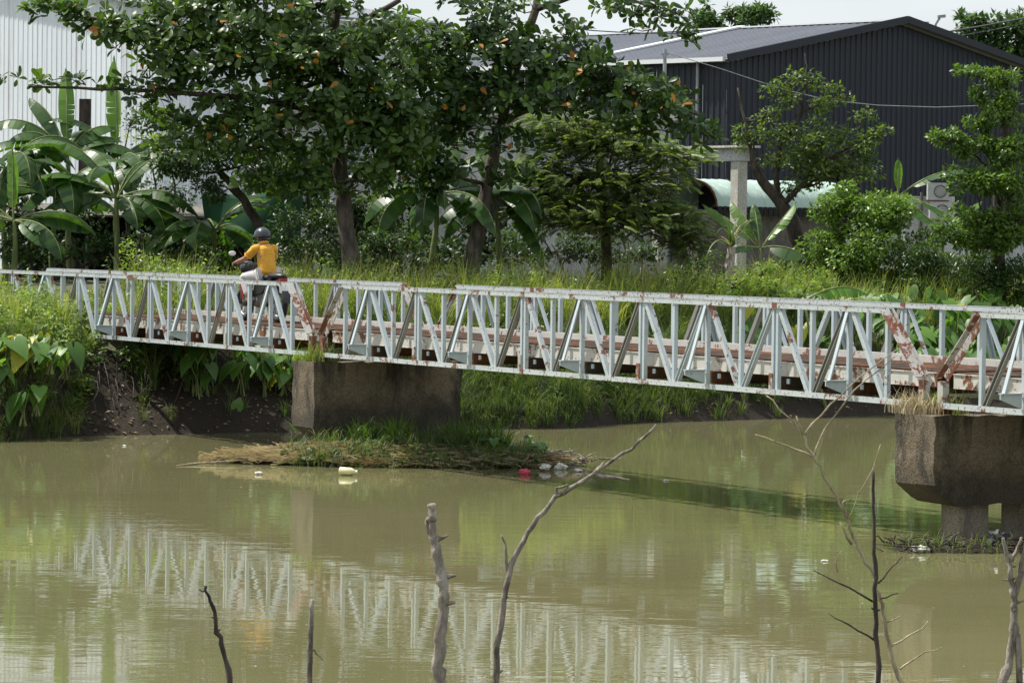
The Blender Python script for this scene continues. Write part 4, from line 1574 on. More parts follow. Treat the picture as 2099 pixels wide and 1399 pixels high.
almond_tree('big almond tree with a straight leaning trunk just right of the motorcyclist',
            [(722, 640, 67.5, 50), (718, 520, 67.5, 44), (706, 420, 67.5, 40), (694, 320, 67.5, 36), (684, 235, 67.5, 32), (680, 130, 67.6, 26), (690, 30, 67.7, 20), (700, -80, 67.8, 14)],
            [([(684, 245, 67.5), (640, 225, 67.2), (560, 210, 66.8), (440, 195, 66.4), (320, 186, 66.2), (200, 182, 66), (60, 178, 65.8)], 18, 4),
             ([(682, 160, 67.6), (590, 120, 67), (470, 85, 66.6), (330, 62, 66.3), (180, 35, 66)], 18, 5),
             ([(684, 90, 67.6), (740, 50, 67.2), (820, 0, 67)], 18, 10),
             ([(700, 400, 67.5), (735, 352, 67.2), (790, 310, 67)], 12, 5),
             ([(684, 200, 67.5), (740, 160, 67.2), (820, 130, 66.8)], 16, 6)],
            [(95, 14, 50, 18, 66, 0.3, 1.0), (175, 32, 60, 26, 66, 0.4, 1.1), (260, 60, 75, 34, 66.2, 0.5, 1.0), (350, 70, 80, 52, 66.5, 0.8, 1.0), (430, 30, 90, 40, 66.8, 0.9, 0.9),
             (25, 162, 40, 14, 65.8, 0.25, 0.9), (95, 172, 45, 14, 65.9, 0.25, 1.0), (180, 170, 60, 18, 66, 0.3, 0.8), (265, 172, 55, 18, 66.1, 0.3, 0.8), (340, 172, 60, 30, 66.2, 0.4, 1.0),
             (440, 120, 100, 60, 66.5, 1.0, 0.95), (470, 195, 110, 50, 66.4, 1.0, 1.0), (560, 110, 110, 80, 66.6, 1.2, 1.0), (600, 30, 110, 50, 67, 1.2, 0.9),
             (560, 250, 120, 50, 66.6, 1.0, 1.0), (430, 255, 90, 40, 66.4, 0.8, 0.9), (650, 190, 100, 70, 66.6, 1.2, 1.0), (700, 90, 100, 70, 67, 1.2, 0.9),
             (760, 180, 110, 70, 66.8, 1.1, 1.0), (780, 270, 100, 45, 66.8, 0.9, 1.0), (640, 300, 80, 40, 66.8, 0.8, 0.9), (780, 340, 80, 35, 66.9, 0.7, 0.8), (480, -14, 110, 34, 66.8, 1.0, 1.1), (620, -18, 110, 34, 67, 1.0, 1.1), (700, 10, 60, 34, 67, 0.8, 1.0), (400, 5, 80, 26, 66.6, 0.8, 1.0), (110, 22, 60, 24, 66, 0.4, 1.1), (210, 60, 80, 34, 66.2, 0.5, 1.1), (310, 100, 80, 44, 66.4, 0.7, 1.1), (360, 140, 70, 50, 66.4, 0.7, 1.0), (300, 190, 60, 26, 66.3, 0.5, 1.0), (350, 20, 80, 26, 66.6, 0.7, 1.0), (800, 60, 70, 50, 67, 0.8, 0.9), (830, 150, 80, 60, 66.9, 0.9, 1.0), (820, 235, 80, 50, 66.9, 0.9, 1.0), (640, 380, 70, 40, 67.2, 0.7, 0.9), (760, 385, 60, 40, 67.2, 0.6, 0.9), (560, 375, 80, 40, 67.2, 0.7, 0.8), (500, 300, 100, 45, 66.6, 0.9, 0.9), (600, 345, 80, 40, 67, 0.8, 0.8), (380, 300, 70, 35, 66.4, 0.7, 0.8), (330, 225, 60, 30, 66.4, 0.6, 0.8), (740, 250, 90, 60, 66.8, 1.0, 1.0), (820, 310, 70, 50, 66.9, 0.8, 1.0), (660, 120, 110, 80, 66.4, 1.0, 1.0), (500, 60, 110, 60, 66.6, 1.0, 1.0), (520, -20, 160, 40, 67.2, 1.2, 0.7), (300, 8, 60, 14, 66.6, 0.5, 0.8)],
            28, 44, 11)

almond_tree('almond tree with a slender curving trunk leaning right at the centre',
            [(950, 650, 69, 52), (962, 560, 69, 46), (985, 450, 69, 38), (1000, 370, 69, 32), (1018, 290, 69, 27), (1040, 200, 69, 24), (1065, 120, 69, 22), (1098, 20, 69, 19), (1110, -90, 69, 14)],
            [([(1030, 245, 69), (1100, 220, 68.4), (1200, 190, 68), (1320, 190, 67.6), (1440, 240, 67.3)], 15, 4),
             ([(1062, 130, 69), (1000, 110, 68.4), (900, 90, 68)], 14, 5),
             ([(1098, 20, 69), (1180, -10, 68.4), (1290, 0, 68), (1400, 30, 67.8)], 13, 4),
             ([(1000, 380, 69), (930, 360, 68.6), (870, 365, 68.3)], 10, 4)],
            [(850, 85, 80, 55, 68, 0.9, 0.95), (900, 150, 100, 60, 68, 1.0, 1.0), (960, 90, 90, 55, 68, 1.0, 0.95), (880, 225, 100, 45, 68, 0.9, 1.0), (990, 190, 100, 60, 68.2, 1.1, 1.0),
             (1070, 130, 90, 55, 68.2, 1.0, 0.95), (1090, 200, 90, 50, 68, 1.0, 1.0), (1000, 40, 60, 26, 68.2, 0.7, 0.7), (1170, 150, 80, 45, 67.8, 0.9, 1.0), (1240, 165, 80, 45, 67.7, 0.9, 1.0),
             (1310, 185, 85, 50, 67.6, 0.9, 1.05), (1380, 215, 75, 45, 67.5, 0.8, 1.0), (1430, 262, 50, 36, 67.4, 0.5, 1.0), (1270, 235, 80, 38, 67.6, 0.8, 0.9), (1190, 220, 70, 34, 67.8, 0.8, 0.85),
             (1100, 20, 60, 24, 68.4, 0.6, 0.7), (1170, 60, 50, 28, 68.2, 0.6, 0.8), (1290, 15, 80, 26, 68, 0.7, 0.9), (1370, 25, 50, 26, 67.9, 0.5, 1.0), (1405, 68, 36, 30, 67.9, 0.4, 1.0), (1340, 55, 40, 22, 67.9, 0.4, 0.7),
             (930, 350, 90, 26, 68.4, 0.7, 0.9), (1040, 355, 60, 26, 68.6, 0.6, 0.7), (870, 385, 50, 30, 68.4, 0.5, 0.9), (900, 290, 80, 30, 68.2, 0.7, 0.8), (960, 10, 60, 26, 68.2, 0.7, 0.9), (1030, 20, 60, 26, 68.2, 0.7, 0.9), (1150, 100, 80, 40, 68.2, 0.8, 0.9), (1220, 110, 70, 34, 67.9, 0.7, 0.9), (1040, 70, 80, 40, 68.2, 0.8, 0.9), (1440, 290, 40, 24, 67.4, 0.4, 1.0), (1330, 260, 70, 30, 67.6, 0.6, 0.9), (860, 335, 80, 50, 68.3, 0.8, 0.9), (1050, 300, 70, 40, 68.5, 0.7, 0.8), (960, 260, 90, 40, 68.2, 0.8, 0.9)],
            24, 44, 12)


def bush(name, label, cat, base, blobs, mat, leaf=(0.06, 0.10), dens=900, tmpl=SIMPLE, stems=None, shell=0.55, seed=1, up=0.35, group=None, tmean=0.45, bark='dark_bark'):
    """base (px,py,d) of the foot; blobs (px,py,rx,ry,d,rdepth)"""
    global rng
    rng = np.random.default_rng(seed)
    b0 = P(*base)
    b0[2] = ground_z(b0[0], b0[1])
    par = thing(name, label, cat, b0, group)
    fo = Foliage()
    st = MB()
    for (px, py, rx, ry, d, rd) in blobs:
        c = P(px, py, d)
        k = pxm(d)
        r = np.array([rx / k, rd, ry / k])
        # lumpy: each blob is broken into smaller clumps
        nsub = max(4, int(6 + 14 * r[0] * r[2]))
        sc, sdir = ellipsoid(nsub, c, r * 0.8, 0.35)
        sr_ = rng.uniform(0.25, 0.5, nsub)
        tot = int(dens * (r[0] * r[2] * math.pi) * (0.7 + 0.5 * rd))
        per = np.maximum(3, (tot * sr_ ** 2 / np.sum(sr_ ** 2)).astype(int))
        rmean = (r[0] * r[2] * rd) ** (1 / 3)
        for i in range(nsub):
            n = per[i]
            p, dd = ellipsoid(n, sc[i], np.array([1, 1, 0.75]) * sr_[i] * max(0.25, rmean), shell)
            ld = unit(dd * np.array([1, 1, 0.5]) + np.array([0, 0, up - 0.3]) + rng.normal(size=(n, 3)) * 0.5)
            nn = unit(dd * 0.5 + np.array([0, -0.1, 0.9]) + rng.normal(size=(n, 3)) * 0.35)
            tb = np.clip(rng.normal(tmean, 0.12), 0, 1)
            fo.scatter(*tmpl, p, frames(ld, nn), rng.uniform(leaf[0], leaf[1], n), np.clip(tb + rng.normal(size=n) * 0.18, 0, 1))
            if rng.random() < 0.5:
                st.tube(curve_pts(c - BZ * r[2] * 0.4, sc[i], 3, 0.08), [0.018, 0.014, 0.01, 0.006], 4, False)
        root = b0 - BZ * 0.1
        if stems:
            cand = [P(*q) for pts_, w0_, w1_, m_ in stems for q in pts_[1:]]
            cand = [q for q in cand if q[2] < c[2] + 0.1] or [cand[0]]
            root = min(cand, key=lambda q: np.linalg.norm(q - c))
        st.tube(curve_pts(root, c, 5, 0.06), list(np.linspace(0.035 if stems else 0.05, 0.012, 6)), 5, False)
    if stems:
        for pts, w0, w1, mt in stems:
            wp = [P(*q) for q in pts]
            if wp[0][2] < b0[2] + 0.6:
                wp[0][2] = ground_z(wp[0][0], wp[0][1]) - 0.1
            ff = []
            for i in range(len(wp) - 1):
                for q in range(3):
                    f = q / 3
                    ff.append(wp[i] * (1 - f) + wp[i + 1] * f + rng.normal(size=3) * 0.012)
            ff.append(wp[-1])
            k2 = len(ff)
            MB().tube(ff, [(w0 + (w1 - w0) * i / (k2 - 1)) / 2 / pxm(pts[0][2]) for i in range(k2)], 9).build('trunk', mt, par, True)
    st.build('stems', bark, par, True)['kind'] = 'stuff'
    fo.build('crown', mat, par)
    return par


# --- understorey left of the big almond
bush('shade_tree', 'dark small-leaved tree with a leaning trunk behind the motorcyclist', 'tree', (560, 560, 70),
     [(330, 250, 70, 45, 70, 0.7), (420, 310, 100, 60, 70, 0.9), (530, 330, 110, 55, 70, 0.9), (620, 350, 70, 60, 70.2, 0.7), (450, 380, 70, 40, 70, 0.6), (360, 340, 60, 40, 70, 0.6)],
     'dark_shrub', (0.07, 0.13), 832, OVAL, [([(560, 560, 70), (535, 470, 70), (500, 410, 70), (450, 350, 70), (430, 290, 70)], 26, 9, 'dark_bark'), ([(640, 560, 70.5), (632, 450, 70.4), (628, 360, 70.3)], 12, 6, 'dark_bark')], seed=21)
bush('shrub', 'tangled dark shrub at the foot of the big almond trunk, on its left', 'shrub', (640, 560, 68.5),
     [(600, 470, 60, 60, 68.5, 0.6), (660, 480, 50, 60, 68.5, 0.6), (620, 530, 90, 40, 68, 0.6), (560, 520, 50, 35, 68.3, 0.5)], 'dark_shrub', (0.07, 0.12), 1040, SIMPLE, seed=22, tmean=0.35)
bush('shrub', 'dark weedy shrub under the banana plants at far left', 'shrub', (80, 540, 71),
     [(60, 500, 90, 40, 71, 0.6), (190, 510, 80, 35, 71, 0.6), (320, 500, 80, 45, 71, 0.6), (420, 510, 70, 40, 71, 0.6)], 'dark_shrub', (0.08, 0.14), 768, OVAL, seed=23, tmean=0.3)
bush('shrub', 'small sprig-leaved shrub before the pale grey wall', 'shrub', (280, 560, 74),
     [(268, 245, 30, 35, 74, 0.4), (285, 300, 35, 40, 74, 0.4)], 'dark_shrub', (0.06, 0.10), 420, SIMPLE, seed=24, tmean=0.5)
bush('shrub', 'yellow-green bush between the bananas and the shade tree', 'shrub', (310, 545, 72),
     [(300, 285, 50, 26, 72, 0.4), (345, 330, 40, 30, 72, 0.4)], 'light_shrub', (0.07, 0.12), 420, OVAL, seed=25)
bush('shrub', 'bright green weed bush at the rail left of the motorcyclist', 'shrub', (290, 590, 64.3),
     [(285, 545, 45, 30, 64.3, 0.35), (262, 510, 16, 32, 64.4, 0.2), (345, 560, 50, 25, 64.2, 0.3)], 'light_shrub', (0.06, 0.10), 700, OVAL, seed=26)
bush('shrub', 'dark shrub between the two almond trunks, beneath the banana leaves', 'shrub', (830, 560, 70),
     [(800, 490, 60, 50, 70, 0.5), (870, 530, 60, 30, 69.5, 0.5), (760, 530, 50, 35, 70, 0.5)], 'dark_shrub', (0.08, 0.13), 672, OVAL, seed=27, tmean=0.35)

bush('hedge', 'dark leafy undergrowth along the house wall behind the almond trunks', 'undergrowth', (800, 560, 75),
     [(660, 440, 70, 50, 76, 0.5), (760, 440, 60, 60, 76, 0.5), (840, 400, 60, 50, 76.5, 0.5), (700, 520, 90, 40, 75, 0.5), (900, 530, 90, 30, 74.5, 0.4), (1080, 500, 60, 45, 75, 0.5), (1130, 400, 50, 60, 76, 0.5), (560, 400, 70, 60, 76, 0.5), (640, 350, 70, 50, 76.5, 0.5), (780, 360, 70, 50, 76.5, 0.5), (960, 460, 50, 40, 75.5, 0.4), (830, 480, 60, 50, 75.5, 0.5), (930, 520, 70, 40, 75, 0.5), (1010, 500, 60, 45, 75.5, 0.5), (600, 320, 60, 50, 77, 0.5), (700, 300, 70, 50, 77, 0.5), (850, 300, 80, 50, 77, 0.5)],
     'dark_shrub', (0.10, 0.18), 520, OVAL, seed=28, tmean=0.3)
bush('hedge', 'dark leafy undergrowth between the banana stems at left', 'undergrowth', (200, 560, 74.5),
     [(40, 430, 80, 60, 75, 0.5), (180, 440, 80, 60, 75, 0.5), (320, 420, 80, 60, 75, 0.5), (100, 520, 120, 35, 74, 0.5), (300, 520, 120, 35, 74, 0.5)],
     'dark_shrub', (0.10, 0.18), 520, OVAL, seed=29, tmean=0.3)

bush('shrub', 'leafy shrub right of the big almond trunk, before the house wall', 'shrub', (790, 560, 72),
     [(780, 450, 50, 50, 72, 0.5), (830, 500, 50, 40, 72, 0.5), (770, 520, 50, 35, 71.5, 0.5)], 'dark_shrub', (0.08, 0.15), 620, OVAL, seed=33, tmean=0.55)

# --- feathery tree: tiers of drooping fronds
rng = np.random.default_rng(31)
fb = P(1245, 590, 71)
fb[2] = ground_z(fb[0], fb[1])
ft = thing('feathery_tree', 'spreading feathery-leaved tree with drooping tiers at the centre right', 'tree', fb)
MB().tube([fb - BZ * 0.1, P(1242, 480, 71), P(1232, 400, 71), P(1225, 330, 71)], [0.13, 0.11, 0.08, 0.05], 9).build('trunk', 'dark_bark', ft, True)
fo = Foliage()
tw = MB()
tiers = [(1180, 262, 130, 40, 70.6, 0.9, 1.2), (1260, 300, 150, 36, 70.4, 1.0, 1.2), (1370, 322, 90, 28, 70.2, 0.7, 1.0), (1130, 330, 80, 34, 70.4, 0.8, 0.8), (1240, 372, 190, 34, 70.2, 1.2, 1.1),
         (1180, 430, 150, 34, 69.9, 1.1, 1.0), (1310, 420, 85, 40, 70, 0.9, 1.1), (1260, 455, 170, 30, 69.7, 1.1, 0.9), (1390, 460, 60, 50, 69.8, 0.6, 1.2), (1420, 500, 36, 40, 69.8, 0.4, 1.1), (1100, 430, 50, 26, 69.9, 0.6, 0.9)]
for px, py, rx, ry, d, rd, dn in tiers:
    c = P(px, py, d)
    k = pxm(d)
    r = np.array([rx / k, rd, ry / k])
    n = int(230 * dn * math.pi * r[0] * r[2] * (0.6 + 0.5 * rd)) + 20
    p, dd = ellipsoid(n, c, r, 0.2)
    ld = unit(dd * np.array([1, 1, 0.1]) * 1.0 + rng.normal(size=(n, 3)) * np.array([0.6, 0.6, 0.28]) + np.array([0, -0.2, 0.05]))
    fo.scatter(*FROND, p, frames(ld, unit(np.array([0, -0.1, 1]) + rng.normal(size=(n, 3)) * 0.2)), rng.uniform(0.18, 0.34, n), np.clip(rng.normal(0.55, 0.25, n), 0, 1))
    tw.tube(curve_pts(P(1236, 430, 71), c, 5, 0.05, 0.06), list(np.linspace(0.05, 0.012, 6)), 5, False)
    for i in range(0, n, 5):
        tw.tube([c + (p[i] - c) * 0.3, p[i]], [0.012, 0.006], 4, False)
tw.build('twigs', 'dark_bark', ft, True)['kind'] = 'stuff'
fo.build('crown', 'feather_leaf', ft)
bush('shrub', 'dark thicket in the shade beneath the feathery tree', 'shrub', (1180, 560, 71.5),
     [(1130, 500, 80, 45, 72.5, 0.5), (1230, 505, 80, 45, 72.5, 0.5), (1330, 520, 60, 35, 72.8, 0.4), (1060, 520, 60, 40, 72.5, 0.4)], 'dark_shrub', (0.07, 0.13), 800, SIMPLE, seed=32, tmean=0.15)

# --- tree with the crooked dark trunk, right
bush('crooked_tree', 'olive-leaved tree with a crooked dark trunk before the navy warehouse', 'tree', (1660, 530, 74.5),
     [(1650, 165, 55, 26, 74.5, 0.4), (1600, 185, 55, 22, 74.5, 0.35), (1720, 190, 45, 22, 74.5, 0.35), (1660, 215, 70, 24, 74.5, 0.5), (1560, 235, 45, 22, 74.5, 0.4), (1545, 285, 50, 35, 74.5, 0.4), (1600, 265, 60, 30, 74.5, 0.5),
      (1680, 280, 75, 45, 74.3, 0.7), (1740, 310, 70, 40, 74.3, 0.6), (1790, 275, 45, 24, 74.3, 0.4), (1770, 235, 34, 20, 74.5, 0.3), (1640, 330, 70, 30, 74.3, 0.5), (1720, 360, 60, 30, 74.3, 0.5), (1575, 320, 40, 22, 74.5, 0.3), (1610, 385, 40, 20, 74.5, 0.3), (1700, 320, 80, 40, 74.2, 0.7), (1760, 345, 60, 34, 74.2, 0.6), (1650, 370, 50, 26, 74.3, 0.4)],
     'olive_leaf', (0.075, 0.13), 560, OVAL,
     [([(1655, 560, 74.5), (1640, 500, 74.5), (1622, 452, 74.5), (1595, 410, 74.5), (1562, 370, 74.5), (1540, 335, 74.5)], 42, 15, 'dark_bark'), ([(1596, 412, 74.5), (1590, 360, 74.5), (1600, 300, 74.5), (1640, 240, 74.5), (1650, 170, 74.5)], 15, 5, 'dark_bark'),
      ([(1600, 420, 74.5), (1640, 385, 74.3), (1690, 330, 74.3), (1760, 290, 74.3)], 14, 5, 'dark_bark'), ([(1542, 335, 74.5), (1528, 250, 74.5), (1512, 180, 74.5)], 9, 3, 'bark'), ([(1650, 170, 74.5), (1655, 135, 74.5), (1650, 110, 74.5)], 4, 2, 'bark')], seed=41)
# --- rounded bush with bright top
bush('shrub', 'large rounded glossy bush with a bright green top, right of the crooked trunk', 'shrub', (1770, 600, 73),
     [(1765, 440, 110, 65, 73, 1.0), (1770, 510, 125, 80, 72.8, 1.1), (1715, 415, 62, 42, 73, 0.7), (1825, 425, 62, 46, 73, 0.7), (1780, 580, 115, 50, 72.5, 0.7), (1690, 500, 45, 60, 73, 0.6)], 'mid_shrub', (0.075, 0.125), 1300, OVAL, seed=42, tmean=0.66)
bush('shrub', 'trailing dark vine thicket hanging behind the rail at right', 'shrub', (1900, 610, 72),
     [(1900, 540, 90, 60, 72, 0.6), (2020, 550, 100, 60, 71.8, 0.6), (1850, 585, 90, 35, 71.5, 0.5), (1970, 590, 120, 30, 71.4, 0.5), (2090, 580, 50, 50, 71.6, 0.5)], 'dark_shrub', (0.065, 0.11), 1500, SIMPLE, seed=43, tmean=0.45)
# --- vine covered tree at the right edge
bush('vine_tree', 'tall vine-draped tree with layered leafy arms at the right edge', 'tree', (2040, 620, 72),
     [(1985, 150, 45, 18, 71.6, 0.3), (2060, 160, 55, 26, 71.6, 0.4), (2010, 195, 22, 40, 71.6, 0.25), (2070, 225, 45, 45, 71.6, 0.5), (2015, 245, 45, 26, 71.5, 0.4), (1945, 285, 45, 24, 71.4, 0.35), (2000, 300, 60, 34, 71.4, 0.5), (2070, 310, 60, 50, 71.5, 0.6),
      (1995, 370, 65, 40, 71.3, 0.6), (2065, 390, 60, 50, 71.3, 0.6), (2005, 440, 60, 40, 71.2, 0.6), (1950, 480, 60, 40, 71.2, 0.5), (2040, 480, 80, 60, 71.2, 0.7), (2090, 450, 30, 70, 71.2, 0.5)],
     'mid_shrub', (0.08, 0.14), 1350, OVAL, [([(2050, 640, 72), (2045, 500, 72), (2050, 350, 71.9), (2065, 200, 71.8)], 34, 14, 'dark_bark')], seed=44, tmean=0.58)
bush('shrub', 'mid green bush filling the space beneath the V-leaved banana', 'shrub', (1910, 600, 73),
     [(1905, 520, 60, 55, 73, 0.6), (1950, 545, 60, 45, 72.8, 0.6), (1880, 570, 60, 40, 72.6, 0.6)], 'mid_shrub', (0.07, 0.12), 1000, OVAL, seed=47, tmean=0.4)
bush('shrub', 'shaded bush at the foot of the crooked trunk', 'shrub', (1690, 590, 73),
     [(1690, 550, 50, 45, 73, 0.5), (1640, 560, 50, 35, 72.5, 0.5), (1600, 540, 40, 30, 73, 0.4)], 'dark_shrub', (0.06, 0.11), 900, SIMPLE, seed=48, tmean=0.5)
# --- low bushes along the grass
bush('shrub', 'yellowish green low bush at the rail below the feathery tree', 'shrub', (1400, 600, 68.5),
     [(1400, 560, 60, 36, 68.5, 0.5), (1440, 530, 40, 36, 68.7, 0.4), (1360, 585, 50, 22, 68.3, 0.4)], 'mid_shrub', (0.05, 0.085), 900, SIMPLE, seed=45, tmean=0.4)
bush('shrub', 'pale green ferny bush behind the rail below the young banana', 'shrub', (1600, 610, 68),
     [(1590, 585, 80, 28, 68, 0.5), (1500, 580, 60, 26, 68.1, 0.4), (1660, 575, 50, 34, 68.1, 0.4), (1560, 555, 40, 22, 68.3, 0.3)], 'light_shrub', (0.06, 0.10), 700, FROND, seed=46, tmean=0.5)

# --- trees far behind the roofs
bush('far_tree', 'left of the two cypress-like trees peeping over the far roof', 'tree', (1445, 300, 135),
     [(1448, 35, 32, 24, 135, 1.0), (1435, 60, 30, 22, 135, 1.0), (1470, 55, 14, 26, 135, 0.6), (1450, 15, 10, 12, 135, 0.5)], 'far_leaf', (0.2, 0.34), 330, SIMPLE, seed=51)
bush('far_tree', 'right of the two cypress-like trees peeping over the far roof', 'tree', (1540, 300, 135),
     [(1540, 40, 50, 22, 135, 1.2), (1525, 25, 18, 20, 135, 0.7), (1555, 25, 16, 20, 135, 0.7), (1580, 30, 12, 22, 135, 0.6), (1500, 30, 14, 24, 135, 0.6)], 'far_leaf', (0.2, 0.34), 330, SIMPLE, seed=52)
bush('far_tree', 'wind-combed tall trees rising behind the warehouse at upper right', 'tree', (2040, 300, 128),
     [(1990, 65, 34, 40, 128, 1.0), (2040, 60, 34, 36, 128, 1.0), (2085, 50, 30, 40, 128, 1.0), (2060, 105, 60, 34, 128, 1.4), (1975, 35, 16, 14, 128, 0.5), (2010, 110, 34, 30, 128, 1.0), (2120, 80, 40, 60, 128, 1.2)], 'far_leaf', (0.2, 0.36), 320, SIMPLE, seed=53)
bush('far_tree', 'leafy tree filling the gap behind the almond crowns', 'tree', (960, 300, 110),
     [(620, 250, 120, 50, 110, 1.4), (760, 230, 90, 60, 110, 1.4)], 'far_leaf', (0.15, 0.28), 90, SIMPLE, seed=54)
bush('far_tree', 'tiny distant trees at the foot of the far roofs', 'tree', (1230, 300, 170),
     [(1290, 74, 22, 6, 170, 0.8), (1240, 80, 14, 5, 170, 0.8)], 'far_leaf', (0.2, 0.35), 120, SIMPLE, seed=55)


# ------------------------------------------------------------------ banana plants
def banana_leaf(par, base, az_, elev, length, droop, width=0.34, mat='banana_leaf', torn=0.5, twist=0.0):
    """one blade: arching midrib, two halves split into torn strips"""
    N = 18
    hd = np.array([math.cos(az_), math.sin(az_), 0])
    pts, d_ang = [np.array(base, float)], elev
    pet = 0.22 * length
    step = (length + pet) / N
    dirs = []
    for i in range(N):
        f = i / N
        a = elev - droop * f ** 1.4
        dv = hd * math.cos(a) + BZ * math.sin(a)
        dirs.append(dv)
        pts.append(pts[-1] + dv * step)
    dirs.append(dirs[-1])
    side = np.array([-hd[1], hd[0], 0])
    v, f_, tn = [], [], []
    i0 = int(N * 0.17)
    rr = rng
    for s in (-1, 1):
        fold = rr.uniform(0.3, 1.0)
        grp = 0
        jit, gap = rr.normal() * 0.1, 0.0
        for i in range(i0, N):
            if rr.random() < torn:
                jit = rr.normal() * 0.35 * torn
                gap = rr.uniform(0.05, 0.3)
            else:
                gap = 0.0
            quad = []
            for k, q in ((i, gap), (i + 1, 0.0)):
                t_ = (k - i0) / (N - i0)
                w_ = width * (math.sin(math.pi * min(1, t_ * 0.93 + 0.07)) ** 0.55) * (0.9 if t_ < 0.85 else 0.9 * (1 - t_) / 0.15 + 0.0)
                up = np.cross(side, dirs[k])
                up = up * (1 if up[2] >= 0 else -1)
                ang = -(fold + jit)
                sd = side * math.cos(ang + twist * s) * s + up * math.sin(ang + twist * s)
                mid_ = pts[k]
                edge = mid_ + sd * w_ * 0.5 + dirs[k] * (step * (0.35 + q))
                half_ = mid_ + sd * w_ * 0.27 + up * 0.012 + dirs[k] * step * (0.15 + q * 0.3)
                quad.append((mid_, half_, edge))
            n0 = len(v)
            (m0, h0, e0_), (m1, h1, e1_) = quad
            v += [m0, h0, e0_, m1, h1, e1_]
            if s > 0:
                f_ += [(n0, n0 + 1, n0 + 4, n0 + 3), (n0 + 1, n0 + 2, n0 + 5, n0 + 4)]
            else:
                f_ += [(n0, n0 + 3, n0 + 4, n0 + 1), (n0 + 1, n0 + 4, n0 + 5, n0 + 2)]
            tv = np.clip(0.45 + rr.normal() * 0.16, 0, 1)
            tn += [tv] * 6
    off = wloc(par)
    vv = np.array(v) - off
    me = raw_mesh('leaf', vv, np.concatenate([np.array(q) for q in f_]), np.arange(len(f_)) * 4, True, tn)
    lo = link_mesh('leaf', me, mat, par)
    mbm = MB().tube(pts[:N + 1], [0.022 * (1 - 0.85 * i / N) + 0.003 for i in range(N + 1)], 5, False)
    mbm.build('midrib', 'stem_green', lo, True)


def banana(label, base, crown, leaves, seed, stem_w=0.08, group='banana plants'):
    """leaves: (azimuth deg with 0 right, 90 away, -90 to the viewer; elevation deg; length m; droop deg; [material])"""
    global rng
    rng = np.random.default_rng(seed)
    c = P(*crown)
    b0 = P(base[0], base[1], base[2])
    b0[2] = ground_z(b0[0], b0[1])
    par = thing('banana_plant', label, 'banana plant', b0)
    MB().tube(curve_pts(b0 - BZ * 0.1, c, 6, 0.02), list(np.linspace(stem_w, stem_w * 0.5, 7)), 9).build('stem', 'stem_green', par, True)
    extra = [(rng.uniform(0, 360), rng.uniform(15, 70), rng.uniform(0.9, 1.4), rng.uniform(80, 130)) for q in range(3)] + [(rng.uniform(150, 390), rng.uniform(-5, 30), rng.uniform(0.9, 1.35), rng.uniform(60, 110)) for q in range(4)] if stem_w > 0.07 else []
    for lf in list(leaves) + extra:
        a, e, L, dr = lf[:4]
        mt = lf[4] if len(lf) > 4 else 'banana_leaf'
        wd = (lf[5] if len(lf) > 5 else 0.40) * 1.55
        banana_leaf(par, c + np.array([math.cos(math.radians(a)), math.sin(math.radians(a)), 0]) * 0.04, math.radians(a + rng.normal() * 5), math.radians(e), L * 1.22, math.radians(dr), wd, mt, 0.35)
    return par


Y_ = 'banana_young'
banana('tall banana plant at far left with one leaf standing upright', (150, 560, 73), (138, 318, 73),
       [(172, 55, 1.5, 110), (190, 30, 1.5, 100), (110, 80, 1.35, 25, Y_, 0.30), (20, 45, 0.9, 80), (-30, 20, 1.1, 110), (215, -5, 1.2, 70), (-110, 35, 1.2, 120), (250, 10, 1.3, 90), (150, 70, 1.2, 60)], 61)
banana('banana plant with a bright upright leaf before the timber post', (245, 560, 73.5), (242, 330, 73.5),
       [(110, 84, 1.55, 12, Y_, 0.42), (10, 50, 0.9, 95), (165, 45, 1.1, 80), (-60, 25, 1.0, 100), (30, 20, 1.0, 80)], 62)
banana('nearer banana plant whose arching leaves spread both ways, left of the shade tree', (236, 580, 70.5), (238, 405, 70.5),
       [(8, 62, 1.55, 105), (168, 66, 1.7, 100), (-105, 70, 1.1, 150, 'banana_leaf', 0.4), (-20, 20, 1.35, 85), (-5, -5, 1.6, 50), (185, 40, 1.3, 80), (200, 5, 1.0, 90), (60, 60, 1.2, 90), (-60, 5, 1.0, 90)], 63)
banana('banana plant cut by the left edge, with hanging torn leaves', (10, 570, 71), (12, 345, 71),
       [(150, 50, 1.2, 100), (20, 60, 1.3, 120), (-60, 40, 1.3, 150), (-95, 30, 1.2, 120), (40, 30, 1.2, 100), (200, 20, 1.1, 90)], 64)
banana('banana plant with a hanging ragged brown-green leaf between its neighbours', (112, 575, 71.5), (112, 400, 71.5),
       [(-80, 40, 1.5, 150, 'banana_leaf', 0.44), (180, 30, 1.0, 70), (30, 50, 1.2, 60), (10, 10, 1.0, 70), (140, 60, 1.0, 90)], 65)
banana('short banana plant at far left with low leaves near the weeds', (30, 580, 69), (28, 452, 69),
       [(5, 12, 1.1, 55), (165, 30, 0.9, 60), (110, 85, 1.0, 10, Y_, 0.25), (-40, -10, 0.8, 50), (-150, 20, 0.9, 90)], 66)
banana('banana plant with drooping dark leaves just left of the motorcyclist', (440, 580, 70.5), (440, 470, 70.5),
       [(20, 60, 0.95, 80, Y_), (190, 35, 1.0, 110), (-100, 30, 1.1, 130), (-160, 20, 1.1, 110), (60, 20, 0.9, 80)], 67)
banana('banana plant behind the curved almond trunk with one bright leaf to the right', (1018, 580, 70), (1012, 405, 70),
       [(14, 45, 1.35, -15, Y_, 0.36), (5, 55, 1.0, 130), (-40, 30, 1.2, 120), (180, 45, 1.0, 110), (0, 20, 1.0, 60), (200, -10, 1.0, 80), (-20, -30, 1.3, 60), (120, 80, 1.0, 30)], 68)
